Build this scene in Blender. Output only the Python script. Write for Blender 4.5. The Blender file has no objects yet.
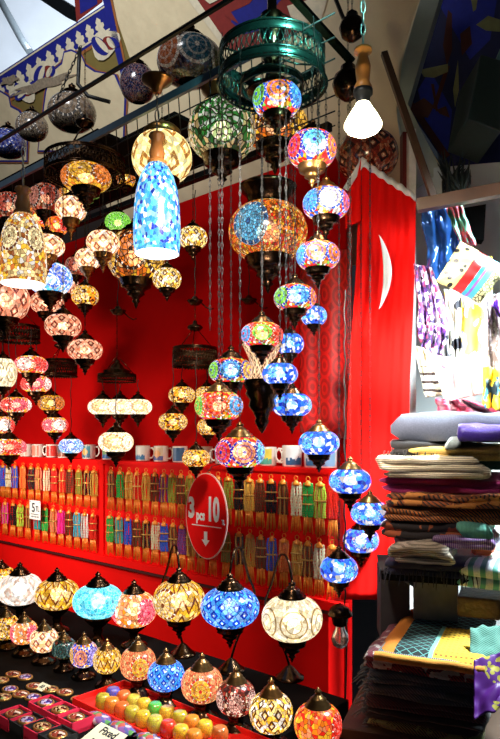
import bpy, math, random
from mathutils import Vector, Matrix, noise
random.seed(7)
PI = math.pi
sc = bpy.context.scene
COL = sc.collection
F = 650.0; CX = 250.0; HY = 437.0; EYE = 1.6
# ------------------------------------------------------------------ places
def P(px, py, Y):
    return Vector(((px-CX)/F*Y, Y, EYE-(py-HY)/F*Y))
def T(px, py, z):                       # a point on the horizontal plane at height z
    Y = (EYE-z)*F/(py-HY); return P(px, py, Y)
WD = Vector((0.7455, -0.6665, 0)).normalized()     # along the back wall, to the right
WN = Vector((-0.6665, -0.7455, 0)).normalized()    # out of the back wall
WR = math.atan2(WD.y, WD.x)
def wallY(px, off): return (2255-975*off)/(px+477)
def W(px, py, off=0.0): return P(px, py, wallY(px, off))
def Wz(px, z, off=0.0):
    v = P(px, HY, wallY(px, off)); v.z = z; return v
def hit(px, py, p0, n):
    d = Vector(((px-CX)/F, 1, -(py-HY)/F)); o = Vector((0, 0, EYE))
    return o + d*((p0-o).dot(n)/d.dot(n))
# ------------------------------------------------------------------ mesh builder
class MB:
    def __init__(s): s.v = []; s.f = []; s.m = []; s.uv = []; s.sm = []
    def face(s, idx, mat=0, uv=None, smooth=True):
        s.f.append(idx); s.m.append(mat); s.uv.append(uv); s.sm.append(smooth)
    def lathe(s, prof, seg=24, c=(0, 0, 0), mat=0, uv=False, a0=0):
        b = len(s.v); n = len(prof); c = Vector(c)
        for r, z in prof:
            for k in range(seg):
                a = 2*PI*k/seg+a0
                s.v.append((c.x+r*math.cos(a), c.y+r*math.sin(a), c.z+z))
        for i in range(n-1):
            for k in range(seg):
                k2 = (k+1) % seg
                u = [(k/seg, i/(n-1)), ((k+1)/seg, i/(n-1)), ((k+1)/seg, (i+1)/(n-1)), (k/seg, (i+1)/(n-1))] if uv else None
                s.face((b+i*seg+k, b+i*seg+k2, b+(i+1)*seg+k2, b+(i+1)*seg+k), mat, u)
        return s
    def tube(s, pts, r, sides=6, mat=0, closed=False, cap=True):
        pts = [Vector(p) for p in pts]; n = len(pts); b = len(s.v)
        rs = r if isinstance(r, (list, tuple)) else [r]*n
        up = Vector((0, 0, 1))
        for i, p in enumerate(pts):
            if closed: t = pts[(i+1) % n]-pts[i-1]
            else: t = pts[min(i+1, n-1)]-pts[max(i-1, 0)]
            if t.length < 1e-9: t = Vector((0, 0, 1))
            t.normalize()
            a = up if abs(t.z) < .9 else Vector((1, 0, 0))
            if i and not closed or (closed and i): a = px_
            x = (a-t*a.dot(t)); 
            if x.length < 1e-6: x = Vector((0, 1, 0))-t*t.y
            x.normalize(); y = t.cross(x); px_ = x
            for k in range(sides):
                q = 2*PI*k/sides
                s.v.append(tuple(p+(x*math.cos(q)+y*math.sin(q))*rs[i]))
        m = n if closed else n-1
        for i in range(m):
            j = (i+1) % n
            for k in range(sides):
                k2 = (k+1) % sides
                s.face((b+i*sides+k, b+i*sides+k2, b+j*sides+k2, b+j*sides+k), mat)
        if cap and not closed:
            s.face(tuple(b+k for k in range(sides))[::-1], mat, None, False)
            s.face(tuple(b+(n-1)*sides+k for k in range(sides)), mat, None, False)
        return s
    def box(s, c, size, rz=0, mat=0, M=None, bev=0):
        b = len(s.v); c = Vector(c); R = Matrix.Rotation(rz, 3, 'Z') if M is None else M
        hx, hy, hz = size[0]/2, size[1]/2, size[2]/2
        for x, y, z in ((-1,-1,-1),(1,-1,-1),(1,1,-1),(-1,1,-1),(-1,-1,1),(1,-1,1),(1,1,1),(-1,1,1)):
            s.v.append(tuple(c+R @ Vector((x*hx, y*hy, z*hz))))
        for q in ((3,2,1,0),(4,5,6,7),(0,1,5,4),(1,2,6,5),(2,3,7,6),(3,0,4,7)):
            s.face(tuple(b+i for i in q), mat, None, False)
        return s
    def bar(s, p, q, w, h=None, mat=0):
        p = Vector(p); q = Vector(q); d = q-p; L = d.length; d.normalize()
        up = Vector((0, 0, 1)) if abs(d.z) < .95 else Vector((0, 1, 0))
        y = up.cross(d).normalized(); z = d.cross(y)
        M = Matrix((d, y, z)).transposed()
        return s.box((p+q)/2, (L, w, h or w), M=M, mat=mat)
    def poly(s, pts, mat=0):
        b = len(s.v)
        for p in pts: s.v.append(tuple(p))
        s.face(tuple(range(b, b+len(pts))), mat, None, False); return s
    def grid(s, fn, nu, nv, mat=0, uvs=True):
        b = len(s.v)
        for j in range(nv+1):
            for i in range(nu+1): s.v.append(tuple(fn(i/nu, j/nv)))
        for j in range(nv):
            for i in range(nu):
                a = b+j*(nu+1)+i
                mt = mat(( i+.5)/nu, (j+.5)/nv) if callable(mat) else mat
                s.face((a, a+1, a+nu+2, a+nu+1), mt, [(i/nu, j/nv), ((i+1)/nu, j/nv), ((i+1)/nu, (j+1)/nv), (i/nu, (j+1)/nv)])
        return s
    def ball(s, c, r, seg=10, rings=6, mat=0, sc_=(1, 1, 1)):
        prof = [(max(1e-4, r*sc_[0]*math.sin(PI*i/rings)), -r*sc_[2]*math.cos(PI*i/rings)) for i in range(rings+1)]
        return s.lathe(prof, seg, c, mat)
    def mesh(s, name, mats):
        me = bpy.data.meshes.new(name); me.from_pydata(s.v, [], s.f)
        for m in (mats if isinstance(mats, (list, tuple)) else [mats]): me.materials.append(m)
        me.polygons.foreach_set('material_index', s.m)
        me.polygons.foreach_set('use_smooth', s.sm)
        if any(u is not None for u in s.uv):
            ul = me.uv_layers.new(name='UVMap'); k = 0
            for poly, u in zip(me.polygons, s.uv):
                for t, li in enumerate(poly.loop_indices):
                    ul.data[li].uv = u[t] if u else (0.5, 0.5)
        me.update(); return me
    def build(s, name, mats, parent=None, loc=None, rz=0, bevel=0, solid=0, subsurf=0):
        o = bpy.data.objects.new(name, s.mesh(name, mats)); COL.objects.link(o)
        if parent is not None: o.parent = parent
        if loc is not None: o.location = loc
        o.rotation_euler.z = rz
        if solid:
            m = o.modifiers.new('solid', 'SOLIDIFY'); m.thickness = solid; m.offset = 0
        if bevel:
            m = o.modifiers.new('bevel', 'BEVEL'); m.width = bevel; m.segments = 2; m.limit_method = 'ANGLE'
        if subsurf:
            m = o.modifiers.new('sub', 'SUBSURF'); m.levels = subsurf; m.render_levels = subsurf
        return o
def tag(o, label, cat, group=None, kind=None):
    if label: o['label'] = label
    if cat: o['category'] = cat
    if group: o['group'] = group
    if kind: o['kind'] = kind
    return o
def root(name, loc, label, cat, group=None, rz=0):
    o = bpy.data.objects.new(name, None); COL.objects.link(o); o.location = loc; o.rotation_euler.z = rz
    o.empty_display_size = .02
    return tag(o, label, cat, group)
def copy_part(o, parent):
    c = o.copy(); COL.objects.link(c); c.parent = parent
    for ch in list(o.children): copy_part(ch, c)
    return c
# ------------------------------------------------------------------ materials
class NT:
    def __init__(s, name):
        s.mat = bpy.data.materials.new(name); s.mat.use_nodes = True
        s.t = s.mat.node_tree; s.n = s.t.nodes; s.l = s.t.links
        s.bsdf = s.n['Principled BSDF']; s.out = s.n['Material Output']
    def new(s, typ, **kw):
        nd = s.n.new(typ)
        for k, v in kw.items(): setattr(nd, k, v)
        return nd
    def put(s, sock, v):
        if isinstance(v, bpy.types.NodeSocket): s.l.new(v, sock)
        elif v is not None: sock.default_value = v
    def m(s, op, a, b=None, c=None):
        nd = s.new('ShaderNodeMath', operation=op)
        for i, x in enumerate((a, b, c)):
            if x is not None: s.put(nd.inputs[i], x)
        return nd.outputs[0]
    def mix(s, f, a, b):
        nd = s.new('ShaderNodeMix', data_type='RGBA'); s.put(nd.inputs[0], f)
        s.put(nd.inputs[6], c4(a)); s.put(nd.inputs[7], c4(b)); return nd.outputs[2]
    def ramp(s, f, cols, const=True, pos=None):
        nd = s.new('ShaderNodeValToRGB'); r = nd.color_ramp
        r.interpolation = 'CONSTANT' if const else 'LINEAR'
        n = len(cols)
        while len(r.elements) < n: r.elements.new(.5)
        for i, c in enumerate(cols):
            r.elements[i].position = pos[i] if pos else (i/n if const else i/max(1, n-1))
        for i, c in enumerate(cols): r.elements[i].color = c4(c)
        s.put(nd.inputs[0], f); return nd.outputs[0]
    def coord(s, which='UV', sx=1, sy=1, sz=1):
        tc = s.new('ShaderNodeTexCoord'); mp = s.new('ShaderNodeMapping')
        mp.inputs['Scale'].default_value = (sx, sy, sz); s.l.new(tc.outputs[which], mp.inputs[0]); return mp.outputs[0]
    def vor(s, vec, scale, feature='F1', dim='2D', rnd=1):
        nd = s.new('ShaderNodeTexVoronoi', feature=feature); nd.voronoi_dimensions = dim
        s.put(nd.inputs['Vector'], vec); nd.inputs['Scale'].default_value = scale; nd.inputs['Randomness'].default_value = rnd
        return nd
    def noise(s, vec, scale, detail=3):
        nd = s.new('ShaderNodeTexNoise'); s.put(nd.inputs['Vector'], vec); nd.inputs['Scale'].default_value = scale
        nd.inputs['Detail'].default_value = detail; return nd.outputs['Fac']
    def bump(s, h, st=.3, dist=.01):
        nd = s.new('ShaderNodeBump'); nd.inputs['Strength'].default_value = st; nd.inputs['Distance'].default_value = dist
        s.put(nd.inputs['Height'], h); s.l.new(nd.outputs[0], s.bsdf.inputs['Normal'])
    def set(s, **kw):
        for k, v in kw.items():
            s.put(s.bsdf.inputs[k.replace('_', ' ')], v)
        return s.mat
def c4(c):
    if isinstance(c, bpy.types.NodeSocket): return c
    return tuple(c) if len(c) == 4 else (*c, 1)
def plain(name, col, rough=.6, metal=0, var=.25, scale=40, bump=0, sheen=0, coat=0, spec=.5):
    t = NT(name); co = t.coord('Object')
    n = t.noise(co, scale)
    t.set(Base_Color=t.mix(n, [x*(1-var) for x in col], [min(1, x*(1+var)) for x in col]), Roughness=rough, Metallic=metal)
    t.bsdf.inputs['Coat Weight'].default_value = coat
    t.bsdf.inputs['Sheen Weight'].default_value = sheen
    t.bsdf.inputs['Specular IOR Level'].default_value = spec
    if bump: t.bump(n, bump, .004)
    return t.mat
def emis(name, col, st):
    t = NT(name); t.set(Base_Color=c4(col), Emission_Color=c4(col), Emission_Strength=st); return t.mat

RED=(.9,.02,.01); ORG=(1,.22,.01); YEL=(1,.52,.03); GRN=(.22,.72,.04); BLU=(.02,.13,.95); LBL=(.05,.42,1); WHT=(1,.92,.8)
CRM=(1,.68,.28); TEAL=(.02,.5,.5); PNK=(1,.10,.16); DRK=(.05,.01,.005); NVY=(.01,.02,.5); PCH=(1,.30,.12); BRN=(.3,.07,.01); CYN=(.10,.65,1)
LAMP = .92
def mosaic(name, meds, bg, ring=BLU, st=1.75, N=None, rm=.31, asp=.55, sc_=12, zig=0, petal=8, grout=(.03,.01,.005), gw=.05, med_mix=.14, clear=.13, kind='med', rows=3):
    N = N or max(1, len(meds)); t = NT(name); shown = [(0, 0, 0) if m_ is None else (1, 1, 1) for m_ in meds] if kind == 'med' else []; meds = [m_ or RED for m_ in meds]
    tc = t.new('ShaderNodeTexCoord'); sep = t.new('ShaderNodeSeparateXYZ'); t.l.new(tc.outputs['UV'], sep.inputs[0])
    u, v = sep.outputs[0], sep.outputs[1]
    x = t.m('MULTIPLY', u, N); idx = t.m('FLOOR', x)
    dx = t.m('MULTIPLY', t.m('SUBTRACT', t.m('FRACT', x), .5), asp); dy = t.m('SUBTRACT', v, .5)
    comb = t.new('ShaderNodeCombineXYZ'); t.l.new(t.m('MULTIPLY', x, asp), comb.inputs[0]); t.l.new(v, comb.inputs[1])
    vec = comb.outputs[0]
    vr = t.vor(vec, sc_); ve = t.vor(vec, sc_, 'DISTANCE_TO_EDGE')
    rs = t.new('ShaderNodeSeparateColor'); t.l.new(vr.outputs['Color'], rs.inputs[0]); rnd = rs.outputs[0]; rnd2 = rs.outputs[1]
    gm = t.m('LESS_THAN', ve.outputs['Distance'], gw)
    chips = t.ramp(rnd, bg)
    if kind == 'med':
        r = t.m('DIVIDE', t.m('SQRT', t.m('ADD', t.m('MULTIPLY', dx, dx), t.m('MULTIPLY', dy, dy))), rm)
        ang = t.m('ARCTAN2', dy, dx)
        mc = t.ramp(t.m('DIVIDE', t.m('ADD', idx, .3), N), meds)
        pet = t.m('MULTIPLY', t.m('ADD', t.m('SINE', t.m('ADD', t.m('MULTIPLY', ang, petal), t.m('MULTIPLY', t.m('FLOOR', t.m('MULTIPLY', r, 4)), 1.57))), 1), .5)
        mcol = t.mix(t.m('MULTIPLY', t.m('GREATER_THAN', pet, .6), med_mix), mc, WHT)
        mcol = t.mix(t.m('MULTIPLY', t.m('LESS_THAN', t.m('ABSOLUTE', t.m('SUBTRACT', r, .5)), .05), .6), mcol, ring)
        mcol = t.mix(t.m('LESS_THAN', r, .13), mcol, ring)
        chk = t.m('GREATER_THAN', t.m('SINE', t.m('MULTIPLY', ang, 14)), -.8)
        inring = t.m('MULTIPLY', t.m('GREATER_THAN', r, .80), t.m('LESS_THAN', r, .97))
        rc = t.mix(chk, WHT, ring)
        mcol = t.mix(inring, mcol, rc)
        if zig:
            zz = t.m('FRACT', t.m('ADD', t.m('MULTIPLY', v, zig), t.m('MULTIPLY', t.m('ABSOLUTE', t.m('SUBTRACT', t.m('FRACT', t.m('MULTIPLY', x, 2)), .5)), 1.6)))
            chips = t.mix(t.m('GREATER_THAN', zz, .74), chips, ring)
        inside = t.m('MULTIPLY', t.m('LESS_THAN', r, 1.0), t.m('GREATER_THAN', t.ramp(t.m('DIVIDE', t.m('ADD', idx, .3), N), shown), .5))
        col = t.mix(inside, chips, mcol)
        line = t.m('LESS_THAN', t.m('ABSOLUTE', t.m('SUBTRACT', t.m('FRACT', t.m('MULTIPLY', r, 5)), .5)), .0)
    elif kind == 'diamond':
        y = t.m('MULTIPLY', v, rows)
        fa = t.m('ABSOLUTE', t.m('SUBTRACT', t.m('FRACT', t.m('ADD', x, y)), .5)); fb = t.m('ABSOLUTE', t.m('SUBTRACT', t.m('FRACT', t.m('SUBTRACT', x, y)), .5))
        d = t.m('MAXIMUM', fa, fb)
        band = t.m('MULTIPLY', t.m('GREATER_THAN', d, .15), t.m('LESS_THAN', d, .31))
        col = t.mix(band, chips, ring)
        col = t.mix(t.m('LESS_THAN', d, .09), col, (1, .72, .42) if ring[2] < .2 else WHT)
    else:
        col = chips
    if kind == 'crackle':
        r = t.m('DIVIDE', t.m('SQRT', t.m('ADD', t.m('MULTIPLY', dx, dx), t.m('MULTIPLY', dy, dy))), rm)
        ln = t.m('MULTIPLY', t.m('GREATER_THAN', r, .88), t.m('LESS_THAN', r, 1.0))
        ln2 = t.m('MULTIPLY', t.m('GREATER_THAN', r, .5), t.m('LESS_THAN', r, .57))
        col = t.mix(t.m('MAXIMUM', ln, ln2), chips, ring)
    col = t.mix(gm, col, grout)
    if st <= 0:
        t.set(Base_Color=col, Roughness=.2); t.bsdf.inputs['Coat Weight'].default_value = .5
        return t.mat
    es = t.m('MULTIPLY', t.m('ADD', t.m('MULTIPLY', rnd2, .9), .35), st*LAMP)
    t.set(Base_Color=t.mix(.88, col, (0, 0, 0)), Roughness=.22, Emission_Color=col, Emission_Strength=es)
    if clear > 0:
        tr = t.new('ShaderNodeBsdfTransparent'); t.put(tr.inputs[0], t.mix(.4, col, (1, 1, 1)))
        mx = t.new('ShaderNodeMixShader')
        t.put(mx.inputs[0], t.m('MULTIPLY', t.m('SUBTRACT', 1, gm), t.m('MULTIPLY', t.m('ADD', rnd, .5), clear)))
        t.l.new(t.bsdf.outputs[0], mx.inputs[1]); t.l.new(tr.outputs[0], mx.inputs[2]); t.l.new(mx.outputs[0], t.out.inputs[0])
    return t.mat
MULTI = [RED, YEL, ORG, RED, GRN, WHT, BLU, PNK, YEL, RED]
def med6(l, c, r): return [c, l, r, l, c, r]
bronze = plain('dark_bronze', (.055, .03, .016), .24, 1, .6, 50, .25)
brass = plain('aged_brass', (.36, .17, .05), .3, .95, .4, 50, .2)
dbrass = plain('dull_brass', (.16, .085, .03), .33, .9, .5, 60, .2)
black_metal = plain('black_metal', (.006, .007, .008), .45, .05, .4, 30, spec=.3)
cord_mat = plain('dark_cord', (.015, .01, .008), .6, 0)
bulb_mat = emis('bulb_glow', (1, .80, .45), 15)
bulb_cool = emis('bulb_glow_cool', (.75, .9, 1), 13)
MO = {}
MO['m277'] = mosaic('mosaic_orange_green_blue', med6(GRN, ORG, LBL), MULTI, BLU)
MO['m312'] = mosaic('mosaic_blue_on_red', med6(RED, CYN, ORG), [RED, ORG, RED, YEL, WHT, PNK, BLU], NVY)
MO['m326'] = mosaic('mosaic_blue_pink', med6(LBL, WHT, PNK), [WHT, BLU, RED, WHT, ORG, YEL], BLU)
MO['m319'] = mosaic('mosaic_blue_amber', med6(LBL, PCH, ORG), MULTI, BLU)
MO['m295'] = mosaic('mosaic_green_blue_orange', med6(GRN, LBL, ORG), MULTI, NVY)
MO['m262'] = mosaic('mosaic_green_red', med6(LBL, GRN, RED), MULTI, RED)
MO['m230'] = mosaic('mosaic_green_blue_yellow', med6(GRN, LBL, YEL), MULTI, NVY)
MO['m219'] = mosaic('mosaic_red_green_blue', med6(GRN, RED, LBL), MULTI, ORG)
MO['m240'] = mosaic('mosaic_peach_blue', med6(RED, PCH, CYN), MULTI, NVY)
BLUES = [BLU, WHT, (.01,.10,.9), LBL, WHT, NVY, (.01,.06,.8), BLU]
MO['blue'] = mosaic('mosaic_blue_white_blossom', [CYN, None, None, CYN, None, CYN], BLUES, (.03,.1,.9), petal=6, med_mix=.3, rm=.2, sc_=9, gw=.03, grout=(.1,.25,.7), clear=0.175)
MO['bluediam'] = mosaic('mosaic_blue_diamond', [1]*1, [LBL, (.1,.4,1), (.05,.25,1), LBL, (.3,.6,1)], (.005,.02,.45), kind='diamond', N=12, rows=3.2, asp=.27, gw=.06, grout=(.01,.03,.4), st=1.8, clear=0.1)
MO['bluestar'] = mosaic('mosaic_white_blue_star', [BLU, LBL]*3, [WHT, WHT, LBL, WHT, CYN], BLU, petal=8, med_mix=.9, gw=.03, grout=(.6,.7,.9))
MO['cyan'] = mosaic('glass_pale_cyan', [1], [(.08,.72,.95), (.15,.85,1), (.3,.9,1), (.06,.62,.9)], (.02,.5,.75), kind='crackle', N=7, asp=.45, rm=.2, sc_=14, grout=(.5,.95,1), gw=.04, st=1.9, clear=0.15)
MO['white'] = mosaic('glass_milk_white', [1], [WHT, (1,.95,.9), (1,.9,.8)], (.9,.6,.45), kind='diamond', N=8, rows=2, asp=.4, sc_=14, grout=(1,.8,.7), gw=.03, st=1.5, clear=0.15)
MO['cream'] = mosaic('glass_cream_crackle', [1], [(1,.88,.6), (1,.8,.45), (1,.93,.72)], (.35,.2,.06), kind='crackle', N=6, asp=.55, rm=.25, sc_=14, grout=(.5,.3,.1), gw=.035, st=1.7, clear=0.15)
MO['creamlace'] = mosaic('glass_cream_lace', [CRM, WHT]*3, [(1,.85,.5), WHT, (1,.9,.65)], (.8,.4,.1), sc_=14, grout=(.8,.45,.15), gw=.04, st=2.0, med_mix=.4, clear=0.15)
MO['yeldiam'] = mosaic('mosaic_yellow_diamond', [1], [YEL, (1,.75,.25), (1,.55,.08), WHT], (.10,.02,.004), kind='diamond', N=10, rows=2.5, asp=.32, gw=.05, st=1.9)
MO['paleyeldiam'] = mosaic('mosaic_pale_yellow_diamond', [1], [(1,.85,.35), (1,.9,.5), (1,.78,.3)], (.35,.12,.02), kind='diamond', N=6, rows=1.8, asp=.55, gw=.035, grout=(.8,.5,.1), st=1.9)
MO['pinkdiam'] = mosaic('mosaic_rose_diamond', [1], [(1,.36,.20), (1,.50,.30), (1,.28,.14), (1,.62,.42)], (.10,.008,.004), kind='diamond', N=8, rows=2.2, asp=.42, gw=.05, grout=(.6,.15,.08), st=1.7)
MO['creamdiam'] = mosaic('mosaic_cream_diamond', [1], [(1,.72,.32), WHT, (1,.55,.2), (1,.8,.45)], (.30,.04,.03), kind='diamond', N=7, rows=2.0, asp=.45, gw=.05, grout=(.8,.3,.1), st=1.9)
MO['yelflower'] = mosaic('mosaic_yellow_flower', [YEL, None]*3, [YEL, CRM, (.12,.02,.004), ORG, YEL], (.15,.03,.005), petal=8, med_mix=.5, gw=.06, st=1.8)
MO['blackyel'] = mosaic('mosaic_yellow_black_petals', [None, None, None, (1,.6,.12), None, None], [CRM, YEL, (1,.62,.2), YEL], (.22,.04,.005), petal=12, rm=.33, med_mix=.6, st=1.7, gw=.04, zig=3)
MO['redflower'] = mosaic('mosaic_red_white_flower', [PNK, WHT, RED]*2, [ORG, YEL, RED, WHT, (1,.5,.1)], (.75,.02,.02), petal=8, st=2.0)
MO['pinkflower'] = mosaic('mosaic_pink_flower', [None, PNK, None, PNK, None, PNK], [CRM, PCH, ORG, WHT, (.9,.3,.1)], (.8,.02,.08), petal=10, st=2.0)
MO['amber'] = mosaic('mosaic_amber', [YEL, ORG]*3, [ORG, YEL, (1,.4,.03), BRN, YEL], BRN, st=1.3)
MO['coral'] = mosaic('mosaic_coral_flower', [None, None, None, None, YEL, None], [PCH, (1,.3,.12), (.9,.12,.05), CRM, PCH], (.8,.03,.03), petal=9, st=1.5, sc_=20)
MO['redhot'] = mosaic('mosaic_fire_red', [ORG, None, RED, None, None, RED], [RED, ORG, (1,.12,.03), PCH, YEL], (.6,.01,.01), st=1.8)
MO['redpink'] = mosaic('mosaic_dull_red', [(.8,.1,.05), (.9,.3,.2)]*3, [(.6,.03,.02), (.9,.2,.1), BRN, (.8,.4,.25)], DRK, st=.7, clear=0.06)
MO['green'] = mosaic('mosaic_lime_green', [GRN]*6, [GRN, (.4,.85,.15), (.7,.9,.3), (.1,.5,.03)], (.05,.4,.02), st=1.7, sc_=30)
MO['greencream'] = mosaic('mosaic_green_cream_sunburst', [(.05,.3,.05), CRM]*2, [CRM, (.75,.65,.3), (.03,.16,.03), CRM, (.05,.22,.06), (.02,.05,.01)], (.03,.2,.03), N=4, asp=.8, rm=.36, petal=12, st=.75, med_mix=.9, gw=.09, clear=0.06)
MO['orangedark'] = mosaic('mosaic_orange_dark_lace', [ORG, YEL]*3, [ORG, DRK, YEL, (.8,.15,.02), CRM, BRN], DRK, petal=12, st=1.2, gw=.09, clear=0.075)
MO['bigorange'] = mosaic('mosaic_copper_chips', [None, None, None, (.1,.5,.8), None, None], [(.8,.15,.03), ORG, (.4,.05,.01), CRM, (.9,.35,.1), BRN, RED, YEL], (.03,.12,.3), N=6, sc_=26, rm=.3, asp=.62, petal=12, st=1.35, gw=.09, clear=0.075)
MO['darkmulti'] = mosaic('mosaic_unlit_multicolour', [(.4,.10,.03), (.02,.09,.13), (.15,.13,.05)]*2, [(.03,.03,.07), (.14,.11,.11), (.01,.01,.03), (.07,.03,.02)], (.6,.5,.4), st=0, sc_=20)
MO['darkred'] = mosaic('mosaic_unlit_dark_red', [(.4,.03,.01), (.25,.04,.02)]*3, [(.35,.05,.02), (.45,.12,.05), (.2,.02,.01), (.5,.2,.1)], DRK, st=0, kind='diamond', N=8, rows=3, sc_=20)
MO['darkspeck'] = mosaic('mosaic_unlit_blue_speckle', [(.1,.1,.35)]*6, [(.02,.03,.10), (.22,.10,.10), (.01,.01,.03), (.2,.15,.17)], (.1,.1,.3), st=0, sc_=40, kind='chips')
MO['darkblue'] = mosaic('mosaic_unlit_dark_blue', [(.02,.03,.2)]*6, [(.005,.01,.06), (.01,.03,.14), (.08,.08,.14), (.01,.01,.02)], (.1,.15,.5), st=0, sc_=36)
MO['silver'] = mosaic('mosaic_unlit_silver', [(.2,.14,.09)]*6, [(.16,.13,.10), (.07,.06,.06), (.02,.015,.01), (.25,.2,.13)], (.1,.1,.1), st=0, sc_=36)
MO['bluebell'] = mosaic('mosaic_blue_bell', [1], [LBL, WHT, (.03,.28,.9), CYN, (.15,.6,1), (.1,.5,1), NVY, (.35,.75,1)], NVY, kind='chips', N=6, asp=.3, sc_=26, gw=.02, grout=(.3,.5,.9), st=1.7, clear=0.15)
MO['tanbell'] = mosaic('mosaic_amber_bell', [(1,.6,.15), (1,.8,.4)]*3, [WHT, (1,.7,.3), CRM, (.5,.12,.02), YEL], (.2,.04,.01), N=5, asp=.38, rm=.15, sc_=22, gw=.05, st=1.5, clear=0.1)
MO['beads'] = mosaic('mosaic_dark_teal_dots', [(.05,.12,.1)]*6, [(.04,.1,.08), (.02,.04,.03), (.3,.3,.1), (.5,.1,.05)], (.1,.5,.45), st=.35, clear=0)
MO['multismall'] = mosaic('mosaic_violet_amber', [YEL, PCH, (.4,.3,.8)]*2, [YEL, BLU, WHT, ORG, (.5,.3,.8)], NVY, st=1.7)
MO['roundels'] = mosaic('mosaic_rose_roundels', [(1,.5,.38), (1,.6,.5)]*3, [(.15,.02,.01), (.6,.05,.03), (1,.6,.4), (.05,.01,.01)], (.3,.02,.02), petal=7, st=1.3, rm=.24, gw=.08, clear=0.075)
MO['lattice'] = mosaic('lattice_glow', [1], [(1,.55,.28), (1,.65,.4)], (.02,.005,.003), kind='diamond', N=14, rows=4, asp=.22, st=1.4, gw=.0)

# ------------------------------------------------------------------ lamps
def superprof(R, H, n=14, a=76, e=.75):
    out = []
    for i in range(n+1):
        ph = math.radians(-a+2*a*i/n); out.append((R*math.cos(ph)**e, H*math.sin(ph)))
    return out
def capprof(R, H, s=1.0):
    pr = [(.58, -.03), (.60, .02), (.49, .07), (.50, .12), (.36, .20), (.37, .25), (.24, .32), (.18, .38), (.10, .42), (.15, .47), (.15, .51), (.06, .56), (.04, .62), (.02, .62)]
    return [(r*R, H*.88+z*R*s) for r, z in pr]
def botprof(R, H, s=1.0):
    pr = [(.58, -.02), (.60, .03), (.54, .08), (.56, .13), (.50, .20), (.53, .25), (.36, .33), (.27, .42), (.31, .48), (.18, .56), (.10, .64), (.15, .70), (.06, .78), (.07, .82), (.001, .95)]
    return [(r*R, -H*.85-z*R*s) for r, z in pr]
def chain_mb(L, dx=0, dy=0, link=.018, r=.0011, w=.0028):
    mb = MB(); n = max(1, int(L/link))
    for i in range(n):
        z = L*(i+.5)/n; f = (i+.5)/n; pts = []
        hl = link*.62
        for k in range(8):
            a = 2*PI*k/8; x = w*math.cos(a); zz = hl*math.sin(a)
            pts.append((dx*f+(x if i % 2 else 0), dy*f+(0 if i % 2 else x), z+zz))
        mb.tube(pts, r, 4, closed=True)
    return mb
def cord_mb(L, dx=0, dy=0, r=.0022, wob=.003):
    n = max(4, int(L/.03)); s = random.random()*9
    return MB().tube([(dx*i/n+wob*math.sin(i*1.7+s), dy*i/n+wob*math.cos(i*1.7+s), L*i/n) for i in range(n+1)], r, 5)
def bulb(parent, R, H, warm=True, k=.3):
    MB().ball((0, 0, 0), R*k, 14, 8, sc_=(1, 1, min(1, H/R*1.1))).build('bulb', bulb_mat if warm else bulb_cool, parent)
GL = 'hanging mosaic glass lamps'
ZTOP = 2.74
PLACED = []
def cyls(c, R, H, ztop, cs, bs):
    return [(c.x, c.y, R, c.z-H, c.z+H), (c.x, c.y, R*.6, c.z-H-.9*R*bs, c.z+H+.6*R*cs), (c.x, c.y, .004, c.z, max(ztop, c.z))]
def clash(A):
    n = 0
    for B in PLACED:
        for a in A:
            for b in B:
                if min(a[4], b[4]) > max(a[3], b[3]) and math.hypot(a[0]-b[0], a[1]-b[1]) < a[2]+b[2]+.002: n += 1
    return n
def solveY(px, py, w, h, Y, ztop, cs=1, bs=1):
    best = None
    for k in sorted(range(-28, 29), key=abs):
        y = Y+k*.0125; c = P(px, py, y); R = w*y/F/2; A = cyls(c, R, h/w*R, ztop, cs, bs)
        sc__ = clash(A)*10+abs(k)*.1
        if best is None or sc__ < best[0]: best = (sc__, y, A)
    PLACED.append(best[2])
    return best[1]
def hang(px, py, w, h, nom, mat, label, ztop=ZTOP, group=None, capm=None, botm=None, rot=0, seg=28, lit=True, cord=None, cs=1.0, bs=1.0, name='hanging_lamp', lean=(0, 0), Y=None, e=.75):
    Y = Y or nom*F/w; Y = solveY(px, py, w, h, Y, ztop, cs, bs); nom = w*Y/F; c = P(px, py, Y); R = nom/2; H = h/w*R
    t = root(name, c, label, 'lamp', group)
    MB().lathe(superprof(R, H, e=e), seg, uv=True).build('glass_globe', MO[mat], t, rz=rot)
    MB().lathe(capprof(R, H, cs), 20).build('top_cap', capm or bronze, t)
    MB().lathe(botprof(R, H, bs), 20).build('bottom_finial', botm or bronze, t)
    L = ztop-c.z-H*.88-R*.6*cs
    if L > .02:
        mb = (cord_mb if cord else chain_mb)(L, *lean)
        mb.build('hanging_chain', black_metal if not cord else cord_mat, t, loc=(0, 0, H*.88+R*.6*cs))
    if lit: bulb(t, R, H, mat not in ('blue', 'bluediam', 'bluestar', 'cyan'))
    return t
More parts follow.
